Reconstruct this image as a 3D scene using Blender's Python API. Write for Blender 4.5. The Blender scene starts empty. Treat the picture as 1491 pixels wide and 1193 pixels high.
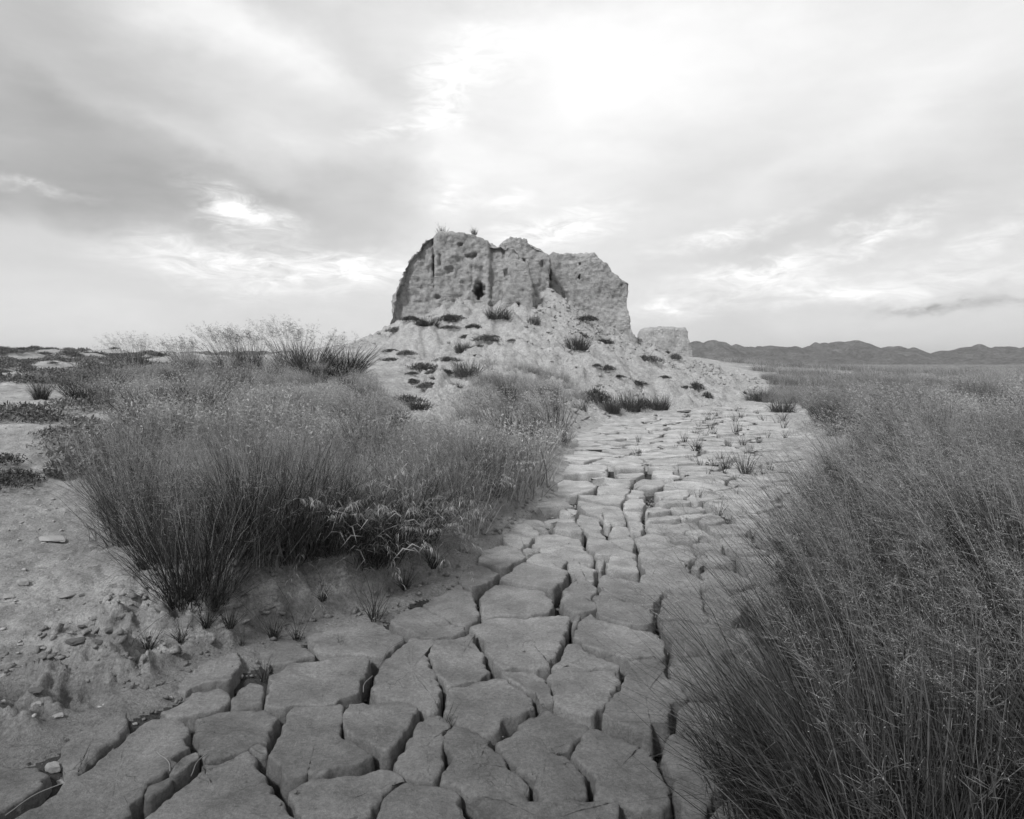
import bpy, bmesh, math, random
import numpy as np
from mathutils import Vector
random.seed(7); rng = np.random.default_rng(11)
R = math.radians
scene = bpy.context.scene
C = scene.collection

# ------------------------------------------------------------------ camera
F = 1030.0; U0 = 745.5; V0 = 530.0; EYE = 1.6            # focal length and horizon in photo pixels, eye height in metres
cam = bpy.data.cameras.new('camera'); camo = bpy.data.objects.new('camera', cam); C.objects.link(camo)
camo.location = (0, 0, EYE); camo.rotation_euler = (R(90), 0, 0)
cam.sensor_width = 36; cam.lens = 36 * F / 1491
cam.shift_y = -(596.5 - V0) / 1491
cam.clip_start = 0.05; cam.clip_end = 20000
scene.camera = camo

# ------------------------------------------------------------------ world: veiled bright sky, all in greys
SUN_EL, SUN_AZ = 47, -143                                   # azimuth measured from +Y towards +X
world = bpy.data.worlds.new('World'); scene.world = world; world.use_nodes = True
nt = world.node_tree; nt.nodes.clear()
N = nt.nodes.new; L = nt.links.new
def math_node(op, a=None, b=None, c=None, tree=nt):
    n = tree.nodes.new('ShaderNodeMath'); n.operation = op
    for i, v in enumerate((a, b, c)):
        if v is None: continue
        if isinstance(v, (int, float)): n.inputs[i].default_value = v
        else: tree.links.new(v, n.inputs[i])
    return n.outputs[0]
out = N('ShaderNodeOutputWorld'); bg = N('ShaderNodeBackground'); bg.inputs['Strength'].default_value = 0.1
L(bg.outputs[0], out.inputs[0])
sky = N('ShaderNodeTexSky'); sky.sky_type = 'NISHITA'; sky.sun_disc = False
sky.sun_elevation = R(SUN_EL); sky.sun_rotation = R(SUN_AZ)
bw = N('ShaderNodeRGBToBW'); L(sky.outputs[0], bw.inputs[0])
tc = N('ShaderNodeTexCoord'); sep = N('ShaderNodeSeparateXYZ'); L(tc.outputs['Generated'], sep.inputs[0])
az = math_node('ARCTAN2', sep.outputs[0], sep.outputs[1]); el = math_node('ARCSINE', sep.outputs[2])
comb = N('ShaderNodeCombineXYZ'); L(az, comb.inputs[0]); L(el, comb.inputs[1])
def sky_noise(scale, detail, rough, stretch, dist=0.0, off=0.0):
    m = N('ShaderNodeMapping'); L(comb.outputs[0], m.inputs[0]); m.inputs['Scale'].default_value = (1, stretch, 1)
    m.inputs['Rotation'].default_value = (0, 0, R(-12)); m.inputs['Location'].default_value = (off, off * .7, 0)
    n = N('ShaderNodeTexNoise'); n.inputs['Scale'].default_value = scale; n.inputs['Detail'].default_value = detail
    n.inputs['Roughness'].default_value = rough; n.inputs['Distortion'].default_value = dist; L(m.outputs[0], n.inputs['Vector'])
    return n
warp = sky_noise(5.0, 5, .6, 1.6)
wsub = N('ShaderNodeVectorMath'); wsub.operation = 'MULTIPLY_ADD'
L(warp.outputs['Color'], wsub.inputs[0]); wsub.inputs[1].default_value = (.17, .11, 0); wsub.inputs[2].default_value = (-.085, -.055, 0)
wadd = N('ShaderNodeVectorMath'); wadd.operation = 'ADD'; L(comb.outputs[0], wadd.inputs[0]); L(wsub.outputs[0], wadd.inputs[1])
warp2 = sky_noise(22.0, 5, .65, 1.8, off=3)
wsub2 = N('ShaderNodeVectorMath'); wsub2.operation = 'MULTIPLY_ADD'
L(warp2.outputs['Color'], wsub2.inputs[0]); wsub2.inputs[1].default_value = (.05, .035, 0); wsub2.inputs[2].default_value = (-.025, -.0175, 0)
wadd2 = N('ShaderNodeVectorMath'); wadd2.operation = 'ADD'; L(wadd.outputs[0], wadd2.inputs[0]); L(wsub2.outputs[0], wadd2.inputs[1])
soft, fine = None, None
def blob(u, v, su, sv, rot, amp, acc, vec):
    a0 = math.atan((u - U0) / F); e0 = math.atan(-(v - V0) / F * math.cos(a0))
    m = N('ShaderNodeMapping'); m.vector_type = 'TEXTURE'; L(vec, m.inputs[0])
    m.inputs['Location'].default_value = (a0, e0, 0); m.inputs['Rotation'].default_value = (0, 0, R(-rot))
    m.inputs['Scale'].default_value = (2.3 * su / F, 2.3 * sv / F, 1)
    g = N('ShaderNodeTexGradient'); g.gradient_type = 'QUADRATIC_SPHERE'; L(m.outputs[0], g.inputs[0])
    return math_node('MULTIPLY_ADD', g.outputs['Fac'], amp, acc if acc is not None else 0.0)
# veils: large soft clouds (photo place, size, turn, brightness step)
for b in [(850,150,240,130,-40,.33),(335,297,26,9,25,.26),(365,315,22,8,5,.24),(120,300,200,60,0,-.07),(430,70,330,24,24,.16),(1150,250,380,34,-20,.07),(1300,170,330,34,-26,.06),(250,175,220,16,20,.11),(640,235,40,100,12,.12),(720,50,420,70,0,.16),(300,25,130,45,15,.24),(60,130,240,100,20,-.22),(500,80,90,40,20,-.10),
          (60,250,240,70,0,-.07),(430,200,120,36,5,.24),(420,275,330,50,0,-.11),(1250,130,380,170,0,.15),(1300,300,330,30,-12,-.06),
          (150,470,330,50,8,.10),(680,250,70,60,0,.14),(1000,420,500,50,0,.10),(60,340,220,25,12,.08),(1200,60,500,80,0,.08)]:
    soft = blob(*b, soft, wadd.outputs[0])
# wisps: small bright clouds with torn edges
for b in [(345,305,55,22,18,.75),(310,385,85,30,5,.34),(520,402,110,22,-3,.42),(805,335,62,26,-10,.42),(1100,404,60,14,0,.42),
          (1290,330,60,10,-12,.3),(1050,345,90,10,-14,.26),(1180,425,210,16,-5,.25),(1130,382,110,10,-12,.24),(650,125,80,34,-35,.28),
          (600,185,60,14,-15,.26),(960,440,30,9,0,.32),(1400,432,110,9,-4,-.2),(1440,345,120,12,-14,.14),(45,255,55,6,8,.2),
          (735,290,25,12,0,.26),(665,285,30,18,40,.2),(470,395,60,12,0,.2),(1340,440,60,6,0,-.14)]:
    fine = blob(*b, fine, wadd2.outputs[0])
n1 = sky_noise(17, 9, .66, 3.2, 1.1); n2 = sky_noise(3.2, 5, .55, 2.6, .6, 7); n3 = sky_noise(11, 6, .6, 3.2, .5, 2)
nf = math_node('MAXIMUM', math_node('MULTIPLY_ADD', n1.outputs[0], 4.6, -1.45), 0.0)
fine = math_node('MULTIPLY', fine, nf)
val = math_node('ADD', soft, fine)
val = math_node('ADD', val, math_node('MULTIPLY_ADD', n2.outputs[0], .22, -.11))
val = math_node('ADD', val, math_node('MULTIPLY_ADD', n3.outputs[0], .10, -.05))
val = math_node('ADD', val, .63)
val = math_node('MINIMUM', math_node('MAXIMUM', val, .34), 1.05)
# below the horizon the world is dull ground light
mixv = math_node('MULTIPLY', val, 9.0)
mixv = math_node('ADD', mixv, math_node('MULTIPLY', bw.outputs[0], .12))
L(mixv, bg.inputs['Color'])

sun = bpy.data.lights.new('sun', 'SUN'); sun.energy = 2.9; sun.angle = R(8)
suno = bpy.data.objects.new('sun', sun); C.objects.link(suno)
d = Vector((math.sin(R(SUN_AZ)) * math.cos(R(SUN_EL)), math.cos(R(SUN_AZ)) * math.cos(R(SUN_EL)), math.sin(R(SUN_EL))))
suno.rotation_euler = (-d).to_track_quat('-Z', 'Y').to_euler(); suno.location = (0, 0, 30)
vs = scene.view_settings; scene.display_settings.display_device = 'sRGB'
vs.view_transform = 'Standard'; vs.look = 'None'; vs.exposure = 0.15; vs.gamma = 1; vs.use_curve_mapping = False
scene.cycles.max_bounces = 5; scene.cycles.diffuse_bounces = 3; scene.cycles.transparent_max_bounces = 4

# ------------------------------------------------------------------ noise, numpy
def _hash(ix, iy, iz, s):
    h = (ix.astype(np.int64) * 374761393 + iy.astype(np.int64) * 668265263 + iz.astype(np.int64) * 2147483647 + s * 974711) & 0xffffffff
    h = ((h ^ (h >> 13)) * 1274126177) & 0xffffffff
    h = ((h ^ (h >> 16)) * 2246822519) & 0xffffffff
    return ((h ^ (h >> 15)) & 0xffffff) / 16777215.0
def vn(x, y, z=None, s=0):
    x = np.asarray(x, float); y = np.asarray(y, float); z = np.zeros_like(x) if z is None else np.asarray(z, float)
    ix, iy, iz = np.floor(x), np.floor(y), np.floor(z); fx, fy, fz = x - ix, y - iy, z - iz
    fx, fy, fz = (t * t * t * (t * (t * 6 - 15) + 10) for t in (fx, fy, fz)); r = 0
    zs = (0, 1) if np.any(fz) else (0,)
    for dz in zs:
        wz = fz if dz else 1 - fz
        for dx in (0, 1):
            for dy in (0, 1):
                r = r + _hash(ix + dx, iy + dy, iz + dz, s) * (fx if dx else 1 - fx) * (fy if dy else 1 - fy) * wz
    return r * 2 - 1
def fbm(x, y, z=None, o=4, s=0, g=.5):
    r = 0; a = 1; f = 1
    for i in range(o):
        r = r + a * vn(x * f + 17.3 * i, y * f - 9.1 * i, None if z is None else z * f, s + i); a *= g; f *= 2.03
    return r
def sst(a, b, x):
    t = np.clip((x - a) / (b - a), 0, 1); return t * t * (3 - 2 * t)

# ------------------------------------------------------------------ ground plan
def gp(u, v, z=0.0):
    y = (EYE - z) * F / (v - V0); return ((u - U0) / F * y, y)
def at(u, v, dist): return ((u - U0) / F * dist, dist, EYE - (v - V0) / F * dist)
chan_px = [(-420,1190),(-100,1125),(60,1078),(166,1028),(240,1000),(285,965),(350,950),(440,908),(530,893),(575,865),(640,845),(668,822),(700,790),
 (740,765),(790,735),(812,700),(826,670),(842,640),(860,624),(900,612),(1000,600),(1060,590),(1110,590),(1135,610),(1150,650),(1180,690),(1205,720),
 (1215,760),(1215,820),(1200,870),(1165,920),(1150,960),(1160,1030),(1110,1120),(1020,1250),(960,1500)]
chan = np.array([gp(u, v) for u, v in chan_px] + [(0.6, -2.0), (0.5, -12), (-4.5, -12), (-3.5, -2.0), (-3.2, 1.6)])
def seg_dist(px, py, poly):
    a = poly; b = np.roll(poly, -1, 0); best = np.full(px.shape, 1e9); ins = np.zeros(px.shape, bool)
    for (ax, ay), (bx, by) in zip(a, b):
        ex, ey = bx - ax, by - ay; t = np.clip(((px - ax) * ex + (py - ay) * ey) / (ex * ex + ey * ey + 1e-12), 0, 1)
        best = np.minimum(best, (px - ax - t * ex) ** 2 + (py - ay - t * ey) ** 2)
        c = (ay > py) != (by > py)
        with np.errstate(divide='ignore', invalid='ignore'):
            xi = (bx - ax) * (py - ay) / (by - ay + (1e-15 if by == ay else 0)) + ax
        ins ^= c & (px < xi)
    return np.sqrt(best) * np.where(ins, -1, 1)
ctrl = []
for u, v, z in [(300,840,.34),(420,822,.34),(540,822,.30),(640,765,.28),(720,705,.30),(780,665,.28),(825,625,.30),(150,780,.24),(0,900,.16),(0,1000,.09),
 (110,960,.07),(0,780,.28),(0,700,.5),(150,690,.45),(0,640,.7),(-400,900,.2),(-400,700,.6),(-600,1100,.1),(200,620,.75),(350,620,.72),(450,600,.78),
 (0,580,1.0),(150,565,1.08),(560,600,.62),(640,610,.56),(720,630,.46),(790,640,.34),(1180,640,.22),(1250,700,.28),(1270,800,.22),(1230,900,.14),
 (1230,1000,.12),(1200,1150,.10),(1450,1150,.14),(1450,900,.24),(1450,700,.34),(1450,600,.38),(1200,600,.28),(1800,900,.3),(1800,650,.4)]:
    ctrl.append((*gp(u, v, z), z))
for u, v, dd in [(0,540,22),(0,511,34),(150,517,34),(-500,512,36),(330,528,27),(450,522,27),(530,502,32),(0,520,60),(-400,520,60),(300,525,60),
 (560,484,36),(600,470,35.5),(640,447,36.5),(700,448,36),(775,450,35.6),(800,427,39),(850,458,38),(900,486,37.6),(930,503,38),(960,516,40),
 (1000,528,41),(1040,545,39),(1085,569,36.5),(560,522,28),(620,520,28),(700,522,27),(780,520,28),(850,525,28.5),(920,540,30),(980,552,31),
 (600,562,20.5),(700,572,19.5),(790,575,20.5),(850,585,22.5),(930,588,25),(1000,580,28),(750,470,47),(620,492,47),(450,514,40),(485,506,37),(400,522,45),(545,490,38),(500,520,52),(330,524,42),(430,520,33),(250,520,33),(700,500,62),(960,520,60),
 (975,515,69),(1100,541,60),(1200,545,60),(1300,560,40),(1480,548,70),(1150,560,44),(1100,577,32)]:
    ctrl.append(at(u, v, dd))
ctrl += [(-8,-6,.3),(8,-6,.3),(0,-20,.2),(-40,-20,.6),(40,-20,.4),(-40,10,1.0),(40,10,.4),(0,110,.5),(-60,110,.8),(60,110,.3),(110,60,.3),(-110,60,1.4),
         (120,130,.25),(-120,150,.4),(110,-60,.3),(-110,-60,.4)]
ctrl = np.array(ctrl)
def _k(r2): return np.sqrt(r2 + .04)
_d2 = ((ctrl[:, None, :2] - ctrl[None, :, :2]) ** 2).sum(-1)
_A = np.zeros((len(ctrl) + 1,) * 2); _A[:-1, :-1] = _k(_d2); _A[:-1, :-1][np.diag_indices(len(ctrl))] -= .02; _A[-1, :-1] = 1; _A[:-1, -1] = 1
_w = np.linalg.solve(_A, np.append(ctrl[:, 2], 0))
def base(x, y):
    r = np.full(x.shape, _w[-1])
    for (cx, cy, _), w in zip(ctrl, _w): r = r + w * _k((x - cx) ** 2 + (y - cy) ** 2)
    far = sst(105, 190, np.hypot(x, y)); return r * (1 - far) + .25 * far
mound_px = [gp(545,610,.6), gp(640,640,.5), gp(740,640,.4), gp(830,632,.1), gp(900,611), gp(1000,599), gp(1100,588), (13.5,37), (16,46), (20,64), (18,78), (8,70), (0,55), (-10,46), (-8.5,36), (-6.2,30), (-3.9,22)]
mound_poly = np.array([(p[0], p[1]) for p in mound_px])
def height(x, y, detail=True):
    x = np.asarray(x, float); y = np.asarray(y, float)
    ds = seg_dist(x, y, chan) + .05 * fbm(x * 2.2, y * 2.2, o=3, s=40)
    B = np.maximum(base(x, y), .02)
    near = 1 - sst(7, 14, y)
    W = .32 + .5 * sst(1.5, 8, np.abs(x) + 0 * y) + 1.2 * sst(8, 20, y)
    b = sst(-.02, 1, ds / W)
    ew = .14 + .40 * sst(.2, -1.0, x) * (1 - sst(6, 9, y)) + .25 * sst(1.9, 2.8, x) * sst(4, 6, y) * (1 - sst(8, 12, y))
    h = -.125 + .135 * sst(-1, -.08, ds / ew) + .012 * sst(-1, 0, ds / ew) * fbm(x * 3.3, y * 3.3, o=3, s=19) + b * B
    if detail:
        m = sst(0, .3, ds); dist = np.hypot(x, y)
        bank = near * sst(.0, .2, ds) * (1 - sst(.6, 1.1, ds)) * sst(-1.15, -.75, -np.abs(x + 1.45)) * (1 - sst(6, 8, y)) 
        bl = 1 - np.abs(fbm(x * 3.1, y * 3.1, o=4, s=5)); h = h + bank * (.20 * (bl - .72) + .035 * fbm(x * 9, y * 9, o=4, s=9, g=.65) + .05 * np.clip(fbm(x * 6, y * 6, o=2, s=91), 0, 1))
        h = h + m * (.035 * fbm(x * 1.1, y * 1.1, o=4, s=3) + .016 * fbm(x * 7, y * 7, o=5, s=12, g=.65))
        clod = np.clip(fbm(x * 14, y * 14, o=3, s=71) - .35, 0, 1) * sst(-.3, .5, fbm(x * .9, y * .9, o=2, s=77))
        h = h + m * near * .045 * clod
        mm = sst(0, 1.5, -seg_dist(x, y, mound_poly)) * (1 - sst(46, 60, y))
        rill = 1 - np.abs(fbm(x * .75 + .1 * y, y * .22, o=4, s=31))
        h = h - .18 * mm * sst(5, 12, x) + mm * (.34 * (rill - .7) + .16 * fbm(x * 1.6, y * 1.6, o=5, s=33, g=.68) + .22 * fbm(x * .35, y * .35, o=2, s=35))
        lf = sst(16, 30, y) * sst(3, 8, -x - .12 * y) * (1 - sst(50, 80, y)); h = h + lf * (.22 * fbm(x * .45, y * .45, o=4, s=51))
        h = h - .004 * (1 - m) * (1 + fbm(x * 20, y * 20, o=2, s=8))
    return h
def H(x, y): return float(height(np.array([x]), np.array([y]))[0])
_ty = np.concatenate([np.arange(1.8, 12, .03), np.arange(12, 45, .08), np.arange(45, 300, .5)])
def hit(u, v):
    x = (u - U0) / F * _ty; z = EYE - (v - V0) / F * _ty; g = height(x, _ty, False); k = np.argmax(z <= g)
    if not (z <= g).any(): k = -1
    x0, y0 = float(x[k]), float(_ty[k]); return (x0, y0, H(x0, y0))

# ------------------------------------------------------------------ helpers
def tag(o, label=None, cat=None, group=None, kind=None):
    if label: o['label'] = label
    if cat: o['category'] = cat
    if group: o['group'] = group
    if kind: o['kind'] = kind
    return o
def mesh(name, V, faces, mat, smooth=True, tone=None):
    V = np.asarray(V, np.float32); me = bpy.data.meshes.new(name); me.vertices.add(len(V)); me.vertices.foreach_set('co', V.ravel())
    if isinstance(faces, np.ndarray): faces = [faces]
    loops = np.concatenate([f.ravel() for f in faces]).astype(np.int32)
    tot = np.concatenate([np.full(len(f), f.shape[1]) for f in faces]).astype(np.int32)
    me.loops.add(len(loops)); me.polygons.add(len(tot)); me.loops.foreach_set('vertex_index', loops)
    me.polygons.foreach_set('loop_start', np.concatenate([[0], np.cumsum(tot)[:-1]]).astype(np.int32))
    me.update(calc_edges=True)
    if smooth: me.polygons.foreach_set('use_smooth', np.ones(len(tot), bool))
    if tone is not None:
        a = me.attributes.new('tone', 'FLOAT', 'POINT'); a.data.foreach_set('value', np.asarray(tone, np.float32))
    me.materials.append(mat); me.validate(); return me
def obj(name, me, parent=None, loc=(0, 0, 0), link=True):
    o = bpy.data.objects.new(name, me); o.location = loc
    if parent is not None: o.parent = parent
    if link: C.objects.link(o)
    return o

# ------------------------------------------------------------------ materials (greys: the photograph is black and white)
def g3(v): return (v, v, v, 1)
def new_mat(name, rough=.95):
    m = bpy.data.materials.new(name); m.use_nodes = True; t = m.node_tree; b = t.nodes['Principled BSDF']
    b.inputs['Roughness'].default_value = rough; b.inputs['Specular IOR Level'].default_value = .15; return m, t, b
def noise(t, vec, scale, detail=5, rough=.6, dist=0):
    n = t.nodes.new('ShaderNodeTexNoise'); n.inputs['Scale'].default_value = scale; n.inputs['Detail'].default_value = detail
    n.inputs['Roughness'].default_value = rough; n.inputs['Distortion'].default_value = dist; t.links.new(vec, n.inputs['Vector']); return n.outputs[0]
def ramp(t, fac, stops):
    r = t.nodes.new('ShaderNodeValToRGB'); e = r.color_ramp.elements
    while len(e) < len(stops): e.new(.5)
    for i, (p, v) in enumerate(stops): e[i].position = p; e[i].color = g3(v)
    t.links.new(fac, r.inputs[0]); return r.outputs[0]
def mul(t, a, b): return math_node('MULTIPLY', a, b, tree=t)
def add(t, a, b): return math_node('ADD', a, b, tree=t)
def bump(t, b, h, dist, strength=1.0):
    n = t.nodes.new('ShaderNodeBump'); n.inputs['Distance'].default_value = dist; n.inputs['Strength'].default_value = strength
    t.links.new(h, n.inputs['Height']); t.links.new(n.outputs[0], b.inputs['Normal'])
def stretch(t, vec, sc):
    m = t.nodes.new('ShaderNodeMapping'); m.inputs['Scale'].default_value = sc; t.links.new(vec, m.inputs[0]); return m.outputs[0]

def mud_mat():
    # foreground shading painted into the silt colour, partly moisture; dry and pale further up
    m, t, b = new_mat('silt'); g = t.nodes.new('ShaderNodeNewGeometry').outputs['Position']; sp = t.nodes.new('ShaderNodeSeparateXYZ'); t.links.new(g, sp.inputs[0])
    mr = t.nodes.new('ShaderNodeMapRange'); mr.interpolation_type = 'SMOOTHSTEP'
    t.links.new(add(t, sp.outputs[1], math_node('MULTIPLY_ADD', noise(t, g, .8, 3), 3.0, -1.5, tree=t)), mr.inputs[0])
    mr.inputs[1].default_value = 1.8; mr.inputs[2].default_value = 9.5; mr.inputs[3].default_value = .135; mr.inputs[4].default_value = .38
    oi = t.nodes.new('ShaderNodeObjectInfo').outputs['Random']
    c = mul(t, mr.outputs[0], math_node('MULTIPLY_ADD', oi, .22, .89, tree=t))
    c = mul(t, c, ramp(t, noise(t, g, 3.5, 6, .6), [(.32, .72), (.5, 1.0), (.68, 1.3)]))
    c = mul(t, c, ramp(t, noise(t, g, 60, 7, .85), [(.32, .62), (.5, 1.0), (.66, 1.36)]))
    c = mul(t, c, ramp(t, noise(t, stretch(t, g, (1, 3, 1)), 26, 4, .7, 1.5), [(.3, .86), (.55, 1.02), (.75, 1.1)]))
    vo = t.nodes.new('ShaderNodeTexVoronoi'); vo.feature = 'DISTANCE_TO_EDGE'; vo.inputs['Scale'].default_value = 4.2
    wv = t.nodes.new('ShaderNodeVectorMath'); wv.operation = 'MULTIPLY_ADD'; wn = t.nodes.new('ShaderNodeTexNoise'); wn.inputs['Scale'].default_value = 5; wn.inputs['Detail'].default_value = 5
    t.links.new(g, wn.inputs['Vector']); t.links.new(wn.outputs['Color'], wv.inputs[0]); wv.inputs[1].default_value = (.35, .35, 0); t.links.new(g, wv.inputs[2]); t.links.new(wv.outputs[0], vo.inputs['Vector'])
    line = ramp(t, vo.outputs['Distance'], [(0, 0), (.012, 1)]); mask = ramp(t, noise(t, g, 2.3, 3), [(.55, 1), (.6, 0)])
    hair = math_node('MAXIMUM', line, mask, tree=t)
    c = mul(t, c, math_node('MULTIPLY_ADD', hair, .5, .5, tree=t))
    t.links.new(c, b.inputs['Base Color'])
    h = add(t, mul(t, noise(t, g, 14, 6, .65), .6), mul(t, noise(t, g, 110, 5, .8), .5))
    bump(t, b, h, .015, 1.0); return m
def earth_mat(name, lo, hi, patch=None, bd=.045, fs=(9, 70, 55), cs=(1.3, 7)):
    m, t, b = new_mat(name); g = t.nodes.new('ShaderNodeNewGeometry').outputs['Position']
    n = noise(t, g, cs[0], 7, .65); c = ramp(t, n, [(.3, lo), (.5, (lo + hi) / 2), (.7, hi)])
    c = mul(t, c, ramp(t, noise(t, g, fs[2], 6, .85), [(.32, .5), (.5, 1.0), (.66, 1.4)]))
    c = mul(t, c, ramp(t, noise(t, g, cs[1], 6, .7), [(.35, .78), (.6, 1.08)]))
    if patch: c = patch(t, g, c)
    t.links.new(c, b.inputs['Base Color'])
    h = add(t, mul(t, noise(t, g, fs[0], 6, .7), .5), mul(t, noise(t, g, fs[1], 5, .75), .4))
    bump(t, b, h, bd, 1.0); return m
def shade_litter(t, g, c):  # near ground painted darker as foreground shading, partly moisture; litter dulls the far plain
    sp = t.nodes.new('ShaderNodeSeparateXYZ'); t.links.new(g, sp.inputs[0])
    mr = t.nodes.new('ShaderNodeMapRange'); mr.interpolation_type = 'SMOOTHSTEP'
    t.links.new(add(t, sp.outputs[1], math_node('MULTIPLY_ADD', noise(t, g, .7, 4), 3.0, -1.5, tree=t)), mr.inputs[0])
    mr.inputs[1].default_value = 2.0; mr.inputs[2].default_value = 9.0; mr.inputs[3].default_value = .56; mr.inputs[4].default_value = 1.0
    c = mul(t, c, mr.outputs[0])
    # beyond the trodden ground the plain is dull with plant litter
    far = t.nodes.new('ShaderNodeMapRange'); t.links.new(sp.outputs[1], far.inputs[0]); far.inputs[1].default_value = 45; far.inputs[2].default_value = 120
    far.inputs[3].default_value = 1.0; far.inputs[4].default_value = .5
    c = mul(t, c, far.outputs[0])
    return mul(t, c, ramp(t, noise(t, stretch(t, g, (.02, .06, 1)), 6, 5, .6), [(.35, .8), (.6, 1.1), (.68, 1.6)]))
M_mud = mud_mat(); M_ground = earth_mat('sandy_earth', .27, .42, shade_litter); M_mound = earth_mat('loose_loess', .30, .43, bd=.12, fs=(3, 16, 20)); 
M_floor = earth_mat('crack_floor', .04, .07); M_hill = earth_mat('hill_rock', .08, .17, bd=14, fs=(.03, .12, .12), cs=(.02, .06))
def ruin_mat():
    m, t, b = new_mat('rammed_earth'); g = t.nodes.new('ShaderNodeNewGeometry').outputs['Position']
    c = ramp(t, noise(t, g, .45, 7, .65), [(.3, .34), (.5, .42), (.7, .49)])
    c = mul(t, c, ramp(t, noise(t, stretch(t, g, (.35, .35, 3.2)), 2.2, 6, .65), [(.3, .92), (.6, 1.04)]))
    c = mul(t, c, ramp(t, noise(t, stretch(t, g, (2.4, 2.4, .5)), 1.6, 5, .65), [(.3, .86), (.6, 1.04)]))
    c = mul(t, c, ramp(t, noise(t, g, 5, 8, .8), [(.32, .52), (.5, 1.0), (.68, 1.25)]))
    t.links.new(c, b.inputs['Base Color'])
    h = add(t, mul(t, noise(t, g, 5, 8, .75), .7), mul(t, noise(t, stretch(t, g, (.5, .5, 2.5)), 3, 6, .75), .4))
    bump(t, b, h, .3, 1.0); return m
M_ruin = ruin_mat()
def plant_mat(name, v, var=.5, trans=.25):
    m, t, b = new_mat(name, .75); a = t.nodes.new('ShaderNodeAttribute'); a.attribute_name = 'tone'
    c = mul(t, math_node('MULTIPLY_ADD', a.outputs['Fac'], 2 * var, 1 - var, tree=t), v)
    c = mul(t, c, math_node('MULTIPLY_ADD', t.nodes.new('ShaderNodeObjectInfo').outputs['Random'], .9, .55, tree=t))
    t.links.new(c, b.inputs['Base Color'])
    tr = t.nodes.new('ShaderNodeBsdfTranslucent'); t.links.new(c, tr.inputs[0]); mx = t.nodes.new('ShaderNodeMixShader'); mx.inputs[0].default_value = trans
    t.links.new(b.outputs[0], mx.inputs[1]); t.links.new(tr.outputs[0], mx.inputs[2]); t.links.new(mx.outputs[0], t.nodes['Material Output'].inputs[0]); return m
M_blade = plant_mat('grass_blade', .06, .9, .15); M_head = plant_mat('grass_head', .24, .55, .25); M_scrub = plant_mat('scrub_leaf', .13, .6, .1); M_mid = plant_mat('grass_stems', .085, .9, .18); M_dim = plant_mat('shade_dark_grass', .025, .6, .1); M_far = plant_mat('plain_grass', .21, .7); M_leaf = plant_mat('shrub_leaf', .07, .6, .1)
M_pale = plant_mat('pale_reed', .34, .55, .3); M_fine = plant_mat('fine_dry_grass', .25, .65, .3); M_sprout = plant_mat('green_sprout', .045, .5, .1)
def stone_mat(name, v):
    m, t, b = new_mat(name); g = t.nodes.new('ShaderNodeTexCoord').outputs['Object']
    c = mul(t, ramp(t, noise(t, g, 30, 6, .7), [(.3, .7), (.5, 1), (.7, 1.3)]), v); t.links.new(c, b.inputs['Base Color'])
    bump(t, b, noise(t, g, 60, 6, .7), .006, .9); return m
M_stone = stone_mat('pale_stone', .33); M_dark = stone_mat('dark_stone', .13)

# ------------------------------------------------------------------ terrain sheet, out to the horizon
ang = np.concatenate([np.linspace(-180, -46, 30)[:-1], np.linspace(-46, 46, 620), np.linspace(46, 180, 30)[1:-1]])
rad = np.concatenate([np.geomspace(.25, 1.9, 14)[:-1], np.geomspace(1.9, 75, 820)[:-1], np.geomspace(75, 6000, 50)])
A, Rr = np.meshgrid(np.radians(ang), rad, indexing='ij'); X = (np.sin(A) * Rr); Y = (np.cos(A) * Rr)
nz = height(X.ravel(), Y.ravel()).reshape(X.shape)
V = np.stack([X, Y, nz], -1).reshape(-1, 3); na, nr = X.shape
i = np.arange(na)[:, None]; j = np.arange(nr - 1)[None, :]; i2 = (i + 1) % na
quads = np.stack([i * nr + j, i * nr + j + 1, i2 * nr + j + 1, i2 * nr + j], -1).reshape(-1, 4)
cen = V[quads].mean(1); dch = seg_dist(cen[:, 0], cen[:, 1], chan); dmo = seg_dist(cen[:, 0], cen[:, 1], mound_poly)
cl = np.where(dch < -.18, 1, np.where(dmo < 0, 2, 0))
def submesh(name, sel, mat):
    q = quads[sel]; ids, inv = np.unique(q, return_inverse=True); return obj(name, mesh(name, V[ids], inv.reshape(q.shape), mat))
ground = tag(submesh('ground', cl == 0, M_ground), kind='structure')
riverbed = tag(submesh('riverbed', cl == 1, M_floor), kind='structure')
mound = tag(submesh('earth_mound', cl == 2, M_mound), kind='structure')

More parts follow.
